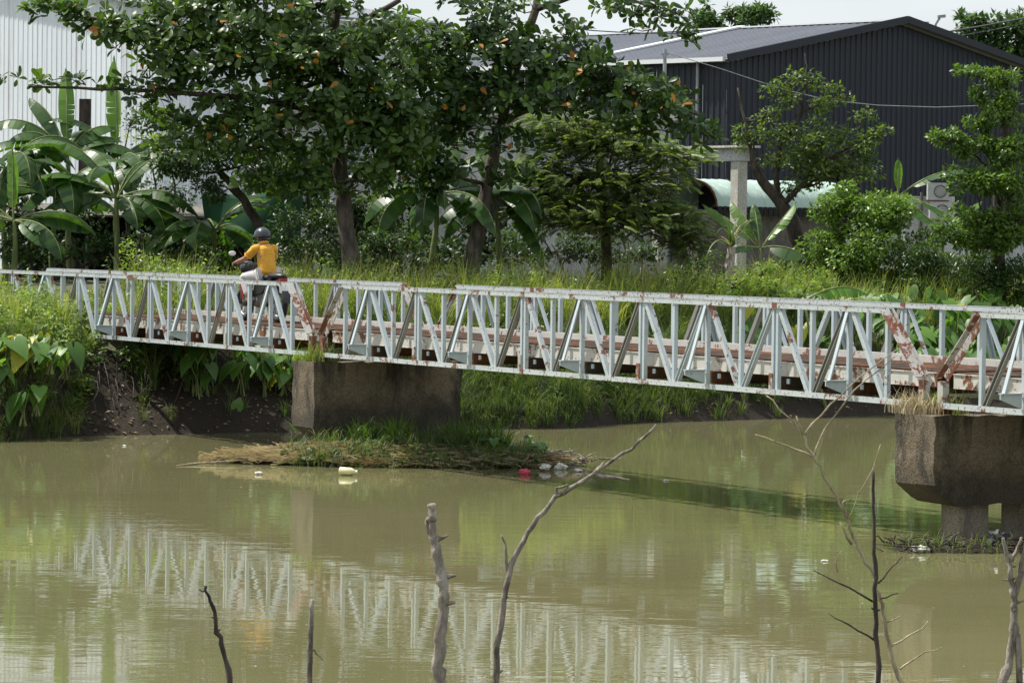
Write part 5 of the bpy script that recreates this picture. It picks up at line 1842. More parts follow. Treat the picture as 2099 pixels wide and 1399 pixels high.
banana('banana plant with wide hanging leaves between the two almond trunks', (880, 580, 69.6), (895, 398, 69.6),
       [(195, 20, 1.3, 120, 'banana_leaf', 0.5), (-40, 10, 1.4, 100, 'banana_leaf', 0.46), (-100, 20, 1.5, 130, 'banana_leaf', 0.46), (150, 70, 1.0, 70), (60, 75, 1.1, 40), (-140, 10, 1.3, 110, 'banana_leaf', 0.44)], 69)
banana('young banana plant in the open beside the curved-roof shed', (1560, 590, 70), (1558, 508, 70),
       [(148, 42, 1.05, 20, Y_, 0.3), (122, 60, 0.9, 35, Y_, 0.32), (35, 48, 0.9, 8, Y_, 0.28), (100, 70, 0.7, 20, 'banana_leaf', 0.2), (-30, 10, 0.7, 60), (200, 10, 0.6, 60)], 70, 0.05)
banana('banana plant with one arched leaf over the rounded bush', (1845, 600, 75.5), (1842, 400, 75.5),
       [(8, 38, 1.35, 60, 'banana_leaf', 0.4), (95, 88, 0.55, 6, Y_, 0.15), (-30, -15, 1.3, 30, 'banana_leaf', 0.34)], 71, 0.06)
banana('banana plant beside the air conditioners with two leaves in a V', (1935, 600, 74.5), (1932, 472, 74.5),
       [(30, 40, 0.85, 25, Y_, 0.3), (150, 42, 0.9, 10, 'banana_leaf', 0.32), (-90, 30, 0.5, 60)], 72, 0.05)
banana('low banana plant with a single broad leaf just above the rail', (1700, 620, 66), (1650, 614, 66),
       [(15, 30, 0.9, 65, Y_, 0.34)], 73, 0.04)

# spiky pandanus-like plant with a brown stump
rng = np.random.default_rng(81)
pb = P(1492, 560, 69)
pb[2] = ground_z(pb[0], pb[1])
pan = thing('pandanus', 'spiky pandanus with long arching leaves on a brown stump', 'plant', pb)
ptop = P(1500, 505, 69)
MB().tube([pb - BZ * 0.1, (pb + ptop) / 2 + np.array([-0.05, 0, 0]), ptop], [0.16, 0.13, 0.08], 9).build('stump', 'pale_bark', pan, True)
for k in range(22):
    a, e = rng.random() * 6.28, math.radians(rng.uniform(25, 85))
    L, dr = rng.uniform(0.7, 1.25), math.radians(rng.uniform(60, 140))
    pts = [ptop.copy()]
    for i in range(10):
        an = e - dr * (i / 10) ** 1.3
        pts.append(pts[-1] + (np.array([math.cos(a), math.sin(a), 0]) * math.cos(an) + BZ * math.sin(an)) * L / 10)
    ff = Foliage()
    wd = 0.055 * (1 - np.linspace(0, 1, 11) ** 2) + 0.004
    ff.strips(np.array(pts)[None], wd[None], np.array([[-math.sin(a), math.cos(a), 0.0]]), [rng.random()])
    ff.build('leaf', 'bank_grass' if k % 4 else 'dry_leaf', pan, kind=None)


# ------------------------------------------------------------------ taro (elephant ear) plants
def taro(label, pos, n, h, size, seed, group, yellow=0.06, face=(-0.1, -0.8, 0)):
    r = np.random.default_rng(seed)
    pos = np.array(pos, float)
    par = thing('taro_plant', label, 'taro plant', pos, group)
    stalks = MB()
    for k in range(n):
        a = r.random() * 6.28
        rad_ = r.uniform(0.08, 0.34) * h
        top = pos + np.array([math.cos(a) * rad_, math.sin(a) * rad_, h * r.uniform(0.65, 1.05)])
        midp = (pos + top) / 2 + np.array([-math.cos(a), -math.sin(a), 0]) * 0.06
        stalks.tube([pos + rand2(r) * 0.05, midp, top], [0.016, 0.012, 0.007], 5, False)
        od = np.array([math.cos(a), math.sin(a), 0])
        d = unit(od * 0.55 + np.array(face) * 0.45 + np.array([0, 0, -r.uniform(0.35, 1.1)]) + r.normal(size=3) * 0.15)
        nn = unit(np.array([0, 0, 0.8]) + od * 0.5 + np.array(face) * 0.5 + r.normal(size=3) * 0.2)
        me = ME_HEART_Y if r.random() < yellow else ME_HEART[r.integers(0, 3)]
        place_leaf('leaf', me, par, top, frames(d[None], nn[None])[0], size * r.uniform(0.7, 1.2))
    stalks.build('stalks', 'stem_green', par, True)
    return par


def rand2(r):
    return np.array([r.normal(), r.normal(), 0])


r3 = np.random.default_rng(90)
k = 0
for i in range(84):                                  # the bed behind the bridge at right
    x = r3.uniform(4.4, 11.0)
    y = bank_y(x) + r3.uniform(0.9, 4.0)
    z = float(ground_z(x, y))
    taro('broad-leaved taro in the dense green bed behind the bridge at right', (x, y, z - 0.03), r3.integers(4, 7), r3.uniform(0.45, 0.8), r3.uniform(0.32, 0.48), 2000 + i, 'taro bed behind the bridge', 0.05)
for i in range(24):                                  # under the left span
    x = r3.uniform(-5.7, -3.2)
    y = bank_y(x) + r3.uniform(0.75, 1.7)
    z = float(ground_z(x, y))
    taro('taro with hanging heart-shaped leaves on the bank under the left span', (x, y, z - 0.03), r3.integers(3, 6), r3.uniform(0.55, 0.95), r3.uniform(0.30, 0.46), 950 + i, 'taro under the left span', 0.02)
for i, (px, py, d, sz, yl) in enumerate(((60, 700, 56.3, 0.48, 0.4), (20, 690, 56.3, 0.46, 0.4), (105, 705, 56.6, 0.42, 0.3), (5, 780, 55.9, 0.42, 0.1), (135, 715, 57.0, 0.42, 0.1), (75, 790, 56.1, 0.40, 0.0), (30, 720, 56.5, 0.46, 0.5), (90, 690, 56.9, 0.44, 0.3), (50, 810, 55.8, 0.36, 0.0))):
    p = P(px, py, d)
    z = float(ground_z(p[0], p[1]))
    hh_ = 0.5
    taro('taro with large yellowing leaves on the left bank before the bridge', (p[0], p[1], max(z, p[2] - hh_)), 5, hh_, sz, 970 + i, 'taro on the left bank', yl)
for i, (px, py) in enumerate(((1470, 842), (1530, 850), (1500, 800))):
    p = P(px, py, 65.2)
    z = float(ground_z(p[0], p[1]))
    taro('small taro at the water edge below the middle span', (p[0], p[1], z), 3, 0.45, 0.26, 980 + i, 'taro below the middle span', 0.0)


# ------------------------------------------------------------------ grass and weeds
def blades(fo, base, length, bend, width, tint, K=4, az_=None, lean=None):
    n = len(base)
    a = rng.random(n) * 6.283 if az_ is None else az_
    hd = np.stack([np.cos(a), np.sin(a), np.zeros(n)], 1)
    side = np.stack([-np.sin(a), np.cos(a), np.zeros(n)], 1)
    # turn the flat of the blade partly to the viewer
    side = unit(side + np.array([0.8, 0, 0]) * np.sign(side[:, :1] + 1e-6))
    q = np.linspace(0, 1, K)
    ang = (math.pi / 2 - 0.12) - bend[:, None] * q[None, :] ** 1.2
    stepL = length[:, None] / (K - 1)
    dx, dz = np.cos(ang) * stepL, np.sin(ang) * stepL
    cx_, cz_ = np.cumsum(dx, 1) - dx, np.cumsum(dz, 1) - dz
    pts = base[:, None, :] + hd[:, None, :] * cx_[:, :, None] + np.array([0, 0, 1.0])[None, None, :] * cz_[:, :, None]
    w = width[:, None] * (1 - q[None, :] ** 1.5 * 0.92)
    fo.strips(pts, w, side, tint)


def on_ground(n, x0, x1, t0, t1, power=1.0):
    x = rng.uniform(x0, x1, n)
    y = bank_y(x) + t0 + (t1 - t0) * rng.random(n) ** power
    return np.stack([x, y, ground_z(x, y) - 0.02], 1)


def low_by_bridge(x, y):
    yb = B0[1] - (x - B0[0]) * BU[1] / -BU[0] if False else B0[1] + (x - B0[0]) * BU[1] / BU[0]
    f = np.where(y < yb + 0.2, 0.62, np.where(y < yb + 2.4 / BV[1] * 1.0, 0.28, 1.0))
    return np.where(x < -6.9, f, 1.0)


def tussocks(fo, cen, per, L, width, spread, bend, tm=0.5, toward=0.0, K=5):
    """clumps of blades fanning out from each centre"""
    n0 = len(cen)
    cnt = np.maximum(4, rng.normal(per, per * 0.35, n0).astype(int))
    idx = np.repeat(np.arange(n0), cnt)
    n_ = len(idx)
    hs_ = (rng.uniform(0.55, 1.35, n0) * low_by_bridge(cen[:, 0], cen[:, 1]))[idx]
    tt_ = rng.normal(tm - 0.06, 0.27, n0)[idx]
    a = rng.random(n_) * 6.283
    if toward:
        m_ = rng.random(n_) < toward
        a = np.where(m_, rng.normal(-1.6, 0.75, n_), a)
    r_ = np.abs(rng.normal(size=n_)) * spread
    base = cen[idx] + np.stack([np.cos(a) * r_, np.sin(a) * r_, np.zeros(n_)], 1)
    base[:, 2] = np.maximum(ground_z(base[:, 0], base[:, 1]), cen[idx][:, 2] - 0.3) - 0.02
    bl = bend[0] + (bend[1] - bend[0]) * rng.random(n_) ** 1.3
    blades(fo, base, rng.uniform(L[0], L[1], n_) * hs_, bl, rng.uniform(width[0], width[1], n_), np.clip(tt_ + rng.normal(size=n_) * 0.2, 0, 1), K, az_=a)


def weeds(fo, cen, per, ls, hh, rad_, tm=0.5, tmpl=SIMPLE):
    """leafy upright weeds: leaves set round a stem"""
    n0 = len(cen)
    cnt = np.maximum(5, rng.normal(per, per * 0.4, n0).astype(int))
    idx = np.repeat(np.arange(n0), cnt)
    n_ = len(idx)
    h_ = (rng.uniform(0.35, 1.25, n0) * hh * low_by_bridge(cen[:, 0], cen[:, 1]))[idx]
    q = rng.random(n_) ** 0.8
    a = rng.random(n_) * 6.283
    lean = (rng.normal(size=(n0, 2)) * 0.18)[idx]
    r_ = rad_ * rng.random(n_) * (1.1 - 0.7 * q)
    p = cen[idx] + np.stack([np.cos(a) * r_ + lean[:, 0] * q * h_, np.sin(a) * r_ + lean[:, 1] * q * h_, q * h_], 1)
    ld = unit(np.stack([np.cos(a), np.sin(a), rng.normal(-0.1, 0.35, n_)], 1) + np.array([0, -0.2, 0]))
    tt_ = rng.normal(tm, 0.15, n0)[idx] + rng.normal(size=n_) * 0.18
    fo.scatter(*tmpl, p, frames(ld, unit(np.array([0, -0.15, 1]) + rng.normal(size=(n_, 3)) * 0.35)), rng.uniform(ls[0], ls[1], n_), np.clip(tt_, 0, 1))


rng = np.random.default_rng(101)
fo = Foliage()                                        # tall grass along the top of the bank
tussocks(fo, on_ground(700, -11.5, 11.5, 2.9, 5.6), 24, (0.45, 1.0), (0.012, 0.026), 0.07, (0.1, 2.3), 0.55)
tussocks(fo, on_ground(700, -11.5, 11.5, 2.7, 9.0), 24, (0.3, 0.8), (0.012, 0.026), 0.07, (0.1, 2.3), 0.5)
tussocks(fo, on_ground(260, -11.5, 9.5, 3.5, 8.5), 10, (0.6, 1.1), (0.008, 0.015), 0.06, (0.1, 1.2), 0.85)
fo.build('tall_grass', 'grass_blade')
tag(bpy.data.objects['tall_grass'], 'tall yellowish green grass along the top of the far bank', 'grass')
fo = Foliage()                                        # dead stems in it
tussocks(fo, on_ground(170, -11.5, 9.5, 3.0, 8.5), 8, (0.4, 0.9), (0.008, 0.014), 0.08, (0.3, 2.4), 0.5)
fo.build('dry_grass', 'straw')
tag(bpy.data.objects['dry_grass'], 'dry straw-coloured stems scattered through the tall bank grass', 'grass')

rng = np.random.default_rng(102)
fo = Foliage()
tussocks(fo, on_ground(330, -12, -7.3, 0.05, 2.8), 26, (0.3, 0.85), (0.008, 0.017), 0.06, (1.0, 3.8), 0.5, 0.75)      # face of the bank at left
tussocks(fo, on_ground(320, -1.35, 1.25, 0.05, 2.3), 34, (0.25, 0.65), (0.008, 0.017), 0.06, (1.0, 4.0), 0.2, 0.6)    # clump by the pier, tinted darker to stand in for the bridge's shade
tussocks(fo, on_ground(150, 1.0, 3.4, 0.1, 2.2), 26, (0.25, 0.7), (0.008, 0.016), 0.06, (1.0, 4.0), 0.22, 0.65)
tussocks(fo, on_ground(120, 3.0, 8, 0.45, 2.2), 24, (0.25, 0.7), (0.008, 0.016), 0.06, (1.0, 4.0), 0.22, 0.65)
tussocks(fo, on_ground(300, 1.0, 11, 0.9, 3.2), 24, (0.25, 0.65), (0.008, 0.016), 0.06, (0.5, 3.0), 0.4, 0.5)
tussocks(fo, on_ground(110, -6.6, -1.2, 1.2, 3.0), 22, (0.35, 0.95), (0.008, 0.017), 0.06, (0.3, 3.0), 0.42, 0.6)
tussocks(fo, on_ground(34, 1.4, 6.2, 0.05, 0.9), 20, (0.15, 0.45), (0.010, 0.02), 0.05, (0.5, 2.8), 0.42, 0.5)
tussocks(fo, on_ground(16, -6.4, -3.2, 0.35, 1.1), 18, (0.2, 0.5), (0.010, 0.02), 0.05, (0.5, 3.0), 0.42, 0.5)
tussocks(fo, on_ground(150, -12, -7.45, -0.05, 0.7), 28, (0.3, 0.8), (0.008, 0.017), 0.06, (1.0, 3.8), 0.4, 0.8)
fo.build('bank_grass', 'bank_grass')
tag(bpy.data.objects['bank_grass'], 'green grass and sedge hanging over the face of the far bank', 'grass')

rng = np.random.default_rng(103)
fo = Foliage()                                        # leafy weeds among the grass
weeds(fo, on_ground(420, -12, -7.2, 0.4, 5.5), 40, (0.05, 0.11), 0.7, 0.2, 0.5)
weeds(fo, on_ground(380, -11.5, -4.0, 3.0, 7.0), 36, (0.05, 0.10), 0.9, 0.16, 0.5)
weeds(fo, on_ground(480, -4.0, 6.5, 2.9, 7.0), 36, (0.045, 0.10), 0.85, 0.16, 0.5)
weeds(fo, on_ground(60, -1.4, 6.0, 0.6, 2.6), 24, (0.06, 0.12), 0.4, 0.16, 0.35)
fo.build('leafy_weeds', 'light_shrub')
tag(bpy.data.objects['leafy_weeds'], 'low broad-leaved weeds mixed through the bank grass', 'weeds')
rng = np.random.default_rng(105)
fo = Foliage()                                        # darker weeds and creepers on the bank face
weeds(fo, on_ground(150, -12, -7.2, 0.3, 3.5), 40, (0.06, 0.13), 0.5, 0.22, 0.45)
weeds(fo, on_ground(90, 1.0, 6.5, 0.5, 2.0), 30, (0.06, 0.13), 0.4, 0.2, 0.35)
weeds(fo, on_ground(40, -6.9, -5.6, 1.2, 2.4), 40, (0.06, 0.12), 0.5, 0.25, 0.3)
weeds(fo, on_ground(160, -6.8, 6.5, 1.3, 3.2), 36, (0.06, 0.12), 0.5, 0.2, 0.4)
weeds(fo, on_ground(260, -9.0, 6.5, 2.9, 6.0), 40, (0.06, 0.12), 0.8, 0.22, 0.4)
weeds(fo, on_ground(160, -9.0, 6.5, 3.5, 8.5), 34, (0.05, 0.10), 0.8, 0.18, 0.4)
fo.build('creepers', 'mid_shrub')
tag(bpy.data.objects['creepers'], 'darker green creepers growing through the bank grass', 'weeds')

rng = np.random.default_rng(106)
fo = Foliage()                                        # dead leaves and twigs caught on the mud
for x0, x1, n_ in ((-7.3, -3.0, 420), (1.0, 7.5, 420)):
    b_ = on_ground(n_, x0, x1, 0.02, 1.5)
    b_[:, 2] += 0.035
    fo.scatter(*SIMPLE, b_, frames(unit(rng.normal(size=(n_, 3)) * np.array([1, 1, 0.3])), unit(np.array([0, -0.4, 1]) + rng.normal(size=(n_, 3)) * 0.4)), rng.uniform(0.04, 0.12, n_), rng.random(n_))
fo.build('leaf_litter', 'dry_leaf')
tag(bpy.data.objects['leaf_litter'], 'dead leaves and scraps caught on the muddy slope', 'leaf litter')
fo = Foliage()                                        # specks drifting on the river
n_ = 170
pw = np.array([on_water(rng.uniform(-40, 2140), 900 + 500 * rng.random() ** 1.6, 0.006) for q in range(n_)])
pw = pw[pw[:, 1] < bank_y(pw[:, 0]) - 0.3]
n_ = len(pw)
fo.scatter(*SIMPLE, pw, frames(unit(rng.normal(size=(n_, 3)) * np.array([1, 1, 0.02])), unit(np.array([0, 0, 1]) + rng.normal(size=(n_, 3)) * 0.08)), rng.uniform(0.02, 0.055, n_), rng.random(n_))
fo.build('floating_leaves', 'dry_leaf')
tag(bpy.data.objects['floating_leaves'], 'specks of dead leaf drifting on the muddy river', 'leaves')

# hanging roots and dead vines over the cut bank left of the mud
rng = np.random.default_rng(104)
mb = MB()
for i in range(46):
    x = rng.uniform(-7.9, -5.6) if i < 34 else rng.uniform(2.0, 5.0)
    y = bank_y(x) + rng.uniform(0.8, 1.6)
    z = ground_z(x, y) + rng.uniform(0.1, 0.6)
    a = np.array([x, y, z])
    b2 = a + np.array([rng.normal() * 0.3, -rng.uniform(0.1, 0.6), -rng.uniform(0.5, 1.2)])
    b2[2] = max(b2[2], 0.05)
    mb.tube(curve_pts(a, b2, 5, 0.12), [0.012, 0.01, 0.009, 0.008, 0.006, 0.004], 4, False)
o = mb.build('hanging_roots', 'bark', None, True)
tag(o, 'tangle of thin dead roots and vines over the muddy bank', 'roots', kind='stuff')

# ------------------------------------------------------------------ debris raft at the first pier
rng = np.random.default_rng(111)
rc = on_water(830, 950)
raft = thing('debris_raft', 'raft of straw, weeds and rubbish caught at the midstream pier', 'debris', rc)


def raft_z(x, y):
    ux = (x - rc[0]) / 2.9
    uy = (y - rc[1]) / 0.95
    return np.clip(0.24 * (1 - ux ** 2) - 0.24 * uy ** 2 + 0.03 * wob(x * 3, y * 4), -0.05, 1)


xs_, ys_ = np.linspace(rc[0] - 2.95, rc[0] + 2.85, 60), np.linspace(rc[1] - 1.0, rc[1] + 1.0, 24)
X, Y = np.meshgrid(xs_, ys_)
Z = raft_z(X, Y) - 0.03
vv = np.stack([X.ravel(), Y.ravel(), Z.ravel()], 1) - rc
i, j = np.meshgrid(np.arange(59), np.arange(23))
a = (j * 60 + i).ravel()
q = np.stack([a, a + 1, a + 61, a + 60], 1)
link_mesh('mound', raw_mesh('mound', vv, q.ravel(), np.arange(len(q)) * 4, True), 'mud', raft)


def raft_pts(n, x0, x1, y0=-0.85, y1=0.8):
    x = rc[0] + rng.uniform(x0, x1, n)
    y = rc[1] + rng.uniform(y0, y1, n) * np.sqrt(np.clip(1 - ((x - rc[0]) / 2.95) ** 2, 0.02, 1))
    return np.stack([x, y, np.maximum(raft_z(x, y), 0.0)], 1)


fo = Foliage()
n = 1950
b_ = np.concatenate([raft_pts(1600, -2.9, -0.9), raft_pts(350, -1.0, 2.4, -0.95, -0.3)])
a = rng.normal(0, 0.7, n)
L = rng.uniform(0.2, 0.6, n)
dv = np.stack([np.cos(a), np.sin(a) * 0.6, rng.normal(0, 0.12, n)], 1)
qq = np.linspace(-0.5, 0.5, 4)
pts = b_[:, None, :] + dv[:, None, :] * (L[:, None] * qq[None, :])[:, :, None]
pts[:, :, 2] += 0.02 + rng.random(n)[:, None] * 0.08 + rng.normal(size=(n, 4)) * 0.012
pts[:, :, 2] = np.maximum(pts[:, :, 2], 0.008)
fo.strips(pts, np.full((n, 4), 0.021), unit(np.stack([rng.normal(size=n) * 0.3, np.full(n, -0.6), np.full(n, 0.8)], 1)), np.clip(rng.normal(0.5, 0.25, n), 0, 1))
fo.build('straw', 'straw', raft)
fo = Foliage()
n = 3000
b_ = np.concatenate([raft_pts(2000, -1.7, 2.1, -1.0, 0.8), raft_pts(1000, -0.2, 1.1, -0.2, 0.8)])
clump = 0.5 + 0.5 * np.sin(b_[:, 0] * 5.1) * np.sin(b_[:, 1] * 6.3 + b_[:, 0] * 2)
blades(fo, b_, rng.uniform(0.12, 0.42, n) * (0.4 + 0.9 * clump), rng.uniform(0.5, 3.0, n), rng.uniform(0.012, 0.024, n), np.clip(rng.normal(0.05, 0.18, n) + 0.3 * clump, 0, 1), 5)
n = 1500
b_ = raft_pts(n, -1.8, 2.0)
b_[:, 2] += rng.random(n) * 0.14
fo.scatter(*SIMPLE, b_, frames(unit(rng.normal(size=(n, 3)) * np.array([1, 1, 0.5])), unit(np.array([0, -0.2, 1]) + rng.normal(size=(n, 3)) * 0.4)), rng.uniform(0.05, 0.10, n), np.clip(rng.normal(0.35, 0.2, n), 0, 1))
fo.build('grass', 'bank_grass', raft)
fo = Foliage()
n = 2600
b_ = raft_pts(n, -1.9, 2.1, -0.95, 0.8)
b_[:, 2] += rng.random(n) * 0.16 * (0.5 + 0.5 * np.sin(b_[:, 0] * 4.3 + 1) * np.sin(b_[:, 1] * 5.0))
fo.scatter(*OVAL, b_, frames(unit(rng.normal(size=(n, 3)) * np.array([1, 1, 0.5]) + np.array([0, -0.3, 0])), unit(np.array([0, -0.2, 1]) + rng.normal(size=(n, 3)) * 0.45)), rng.uniform(0.06, 0.13, n), np.clip(rng.normal(0.4, 0.25, n), 0, 1))
fo.build('water_weeds', 'dark_shrub', raft)
fo = Foliage()
for q in range(26):
    c = raft_pts(1, -0.9, 1.5, 0.0, 0.85)[0]
    n = 46
    blades(fo, c + rng.normal(size=(n, 3)) * np.array([0.06, 0.06, 0]), rng.uniform(0.25, 0.62, n), rng.uniform(0.3, 2.4, n), rng.uniform(0.014, 0.028, n), np.clip(rng.normal(0.3, 0.2, n), 0, 1), 5)
fo.build('sedge', 'mid_shrub', raft)
fo = Foliage()
n = 300
b_ = raft_pts(n, -1.2, 2.4, -1.05, -0.2)
a = rng.normal(0, 0.8, n)
L = rng.uniform(0.15, 0.5, n)
dv = np.stack([np.cos(a), np.sin(a) * 0.6, rng.normal(0, 0.15, n)], 1)
pts = b_[:, None, :] + dv[:, None, :] * (L[:, None] * qq[None, :])[:, :, None]
pts[:, :, 2] = np.maximum(pts[:, :, 2] + 0.03 + rng.random(n)[:, None] * 0.08 + rng.normal(size=(n, 4)) * 0.015, 0.008)
fo.strips(pts, np.full((n, 4), 0.014), unit(np.stack([rng.normal(size=n) * 0.3, np.full(n, -0.6), np.full(n, 0.8)], 1)), np.clip(rng.normal(0.3, 0.25, n), 0, 1))
fo.build('dead_reeds', 'dry_leaf', raft)
for i in range(26):
    c = raft_pts(1, 1.1, 2.2, -0.5, 0.6)[0]
    top = c + np.array([rng.normal() * 0.05, rng.normal() * 0.05, rng.uniform(0.08, 0.3)])
    d = unit(np.array([rng.normal(), -0.5, rng.uniform(-0.4, 0.6)]))
    place_leaf('hyacinth_leaf', ME_HEART[rng.integers(0, 3)], raft, top, frames(d[None], unit(np.array([[rng.normal() * 0.3, -0.5, 0.8]])))[0], rng.uniform(0.14, 0.22))
mb = MB()
for i in range(40):
    c = raft_pts(1, 1.7, 2.95, -0.6, 0.5)[0] + BZ * rng.uniform(0, 0.12)
    e = c + np.array([rng.normal() * 0.25, rng.normal() * 0.12, rng.uniform(-0.03, 0.14)])
    mb.tube(curve_pts(c, e, 3, 0.06), [0.016, 0.014, 0.011, 0.006], 5, False)
mb.build('driftwood', 'pale_bark', raft, True)['kind'] = 'stuff'
mb = MB()
mb.tube([on_water(1098, 940) + BZ * 0.05, on_water(1120, 945) + BZ * 0.22, on_water(1112, 945) + BZ * 0.30], [0.03, 0.025, 0.012], 6)
mb.tube([on_water(1110, 948) + BZ * 0.10, on_water(1150, 950) + BZ * 0.22], [0.02, 0.01], 6)
mb.build('stump', 'pale_bark', raft, True)
o = MB().tube([on_water(362, 955) + BZ * 0.01, on_water(400, 952) + BZ * 0.02, on_water(470, 951) + BZ * 0.04], [0.008, 0.016, 0.018], 6).build('reed_stalk', 'bamboo_dry', None, True, loc=on_water(400, 952))
tag(o, 'pale reed stalk floating off the left tip of the debris raft', 'stalk')


def crumple(name, c, r, mat, label, cat, seed, flat=0.55, group=None):
    rr = np.random.default_rng(seed)
    mb = MB().sphere((0, 0, 0), 1, 1, 1, 14, 9)
    v = np.array(mb.v)
    ph = rr.random((4, 3)) * 6.28
    sc2 = 1 + 0.22 * np.sin(v @ np.array([5.1, 3.2, 2.2]) + ph[0, 0]) + 0.16 * np.sin(v @ np.array([-4.0, 7.3, 5.1]) + ph[1, 1]) + 0.1 * np.sin(v @ np.array([9.0, -8.3, 11.1]) + ph[2, 1])
    v = v * sc2[:, None] * np.array([r, r * 0.7, r * flat]) + np.array(c)
    mb.v = [tuple(q) for q in v]
    return tag(mb.build(name, mat, None, False, loc=c), label, cat, group)


crumple('plastic_bag', on_water(1075, 972) + BZ * 0.035, 0.081, 'pink_plastic', 'crumpled pink plastic bag on the water side of the debris raft', 'plastic bag', 1)
crumple('foam_lump', on_water(1118, 965) + BZ * 0.063, 0.074, 'white_plastic', 'dirty white plastic scrap beside the pink bag', 'rubbish', 2)
crumple('foam_lump', on_water(1150, 962) + BZ * 0.042, 0.087, 'white_plastic', 'dirty white plastic scrap under the driftwood stump', 'rubbish', 3)
crumple('foam_lump', on_water(1185, 966) + BZ * 0.021, 0.068, 'white_plastic', 'dirty white plastic scrap at the right tip of the debris raft', 'rubbish', 4, 0.3)
crumple('foam_lump', on_water(1035, 925) + BZ * 0.140, 0.043, 'white_plastic', 'small white scrap among the raft leaves', 'rubbish', 5)
crumple('foam_lump', on_water(530, 972) + BZ * 0.021, 0.056, 'white_plastic', 'pale scrap at the front of the straw', 'rubbish', 6, 0.4)
pb_ = on_water(712, 974) + BZ * 0.06
bot = thing('plastic_bottle', 'pale yellow plastic bottle floating before the debris raft', 'bottle', pb_)
d_ = unit(np.array([1, -0.2, -0.05]))
MB().tube([pb_ - d_ * 0.12, pb_ - d_ * 0.11, pb_ + d_ * 0.05, pb_ + d_ * 0.09, pb_ + d_ * 0.13], [0.04, 0.058, 0.06, 0.04, 0.024], 14).build('body', 'yellow_plastic', bot, True)
MB().tube([pb_ + d_ * 0.125, pb_ + d_ * 0.15], 0.028, 12).build('cap', 'white_plastic', bot, True)

# debris at the foot of the right pier
rng = np.random.default_rng(112)
dc = on_water(1960, 1128)
deb = thing('debris_drift', 'small drift of twigs and scum at the foot of the right pier', 'debris', dc)
mb = MB()
for i in range(90):
    c = dc + np.array([rng.uniform(-0.75, 0.9), rng.uniform(-0.35, 0.45), rng.uniform(0.0, 0.12)])
    e = c + np.array([rng.normal() * 0.22, rng.normal() * 0.1, rng.uniform(-0.04, 0.1)])
    mb.tube(curve_pts(c, e, 3, 0.1), [0.012, 0.01, 0.008, 0.004], 5, False)
mb.build('twigs', 'dark_bark', deb, True)['kind'] = 'stuff'
fo = Foliage()
n = 260
b_ = dc + np.stack([rng.uniform(-0.8, 0.9, n), rng.uniform(-0.4, 0.4, n), rng.uniform(0, 0.03, n)], 1)
blades(fo, b_, rng.uniform(0.08, 0.3, n), rng.uniform(0.8, 2.6, n), rng.uniform(0.008, 0.014, n), np.clip(rng.normal(0.6, 0.25, n), 0, 1), 4)
fo.build('grass', 'bank_grass', deb)
MB().sphere(dc + np.array([0.05, 0.05, -0.02]), 0.85, 0.36, 0.09, 20, 8).build('scum', 'mud', deb, True)
crumple('foam_lump', on_water(1885, 1132) + BZ * 0.035, 0.099, 'pale_concrete', 'grey plastic sheet scrap at the left of the right pier drift', 'rubbish', 7, 0.4)
crumple('rubbish_bag', on_water(2048, 1128) + BZ * 0.09, 0.16, 'black_plastic', 'dark rubbish bag between the columns of the right pier', 'rubbish bag', 8, 0.8)

# tufts growing on top of the piers and joints
rng = np.random.default_rng(113)
for lab, s, tt, n, L, mat in (('dry grass tuft growing on the near corner of the right pier', 5 * MOD + 2 * GAP - 0.15, -0.12, 420, 0.34, 'straw'), ('green weeds sprouting at the joint over the right pier', 5 * MOD + 2 * GAP, 0.12, 160, 0.4, 'grass_blade'),
                              ('wispy grass tuft growing on the midstream pier', 0.1, -0.02, 200, 0.42, 'grass_blade'), ('yellowish weeds on the left corner of the midstream pier', -0.25, -0.1, 160, 0.22, 'light_shrub')):
    b_ = np.array([BP(s + rng.normal() * 0.16, tt + rng.normal() * 0.1, -0.07) for i in range(n)])
    fo = Foliage()
    blades(fo, b_, rng.uniform(0.3, 1.0, n) * L, rng.uniform(0.3, 2.8, n), rng.uniform(0.008, 0.014, n), np.clip(rng.normal(0.5, 0.25, n), 0, 1), 5)
    o = fo.build('grass_tuft', mat, None, None, loc=b_[0])
    tag(o, lab, 'grass tuft')

# scraps on the water
for px, py, r, lab in ((255, 914, 0.035, 'tiny white scrap floating before the muddy bank'), (1690, 1150, 0.035, 'small pale leaf floating in midstream right'), (1365, 985, 0.04, 'small speck of rubbish beyond the forked branch')):
    crumple('floating_scrap', on_water(px, py) + BZ * 0.01, r, 'white_plastic', lab, 'rubbish', int(px), 0.3)
for i, (px, py, lab) in enumerate(((485, 835, 'wilted pale taro leaf lying on the mud'), (600, 878, 'limp pale stalk leaning into the water by the midstream pier'))):
    p = P(px, py, 58.6)
    o = link_mesh('fallen_leaf', ME_HEART[2], None, None, p)
    o.scale = (0.3, 0.3, 0.3)
    o.rotation_euler = (0.9, 0.3, i * 1.2)
    tag(o, lab, 'leaf')

# ------------------------------------------------------------------ bare sticks on the near bank
def near_z(y):
    return float(np.interp(y, [-300, 0, 8, 14, 19, 22], [2.0, 1.85, 1.6, 1.0, 0.05, -0.8]))


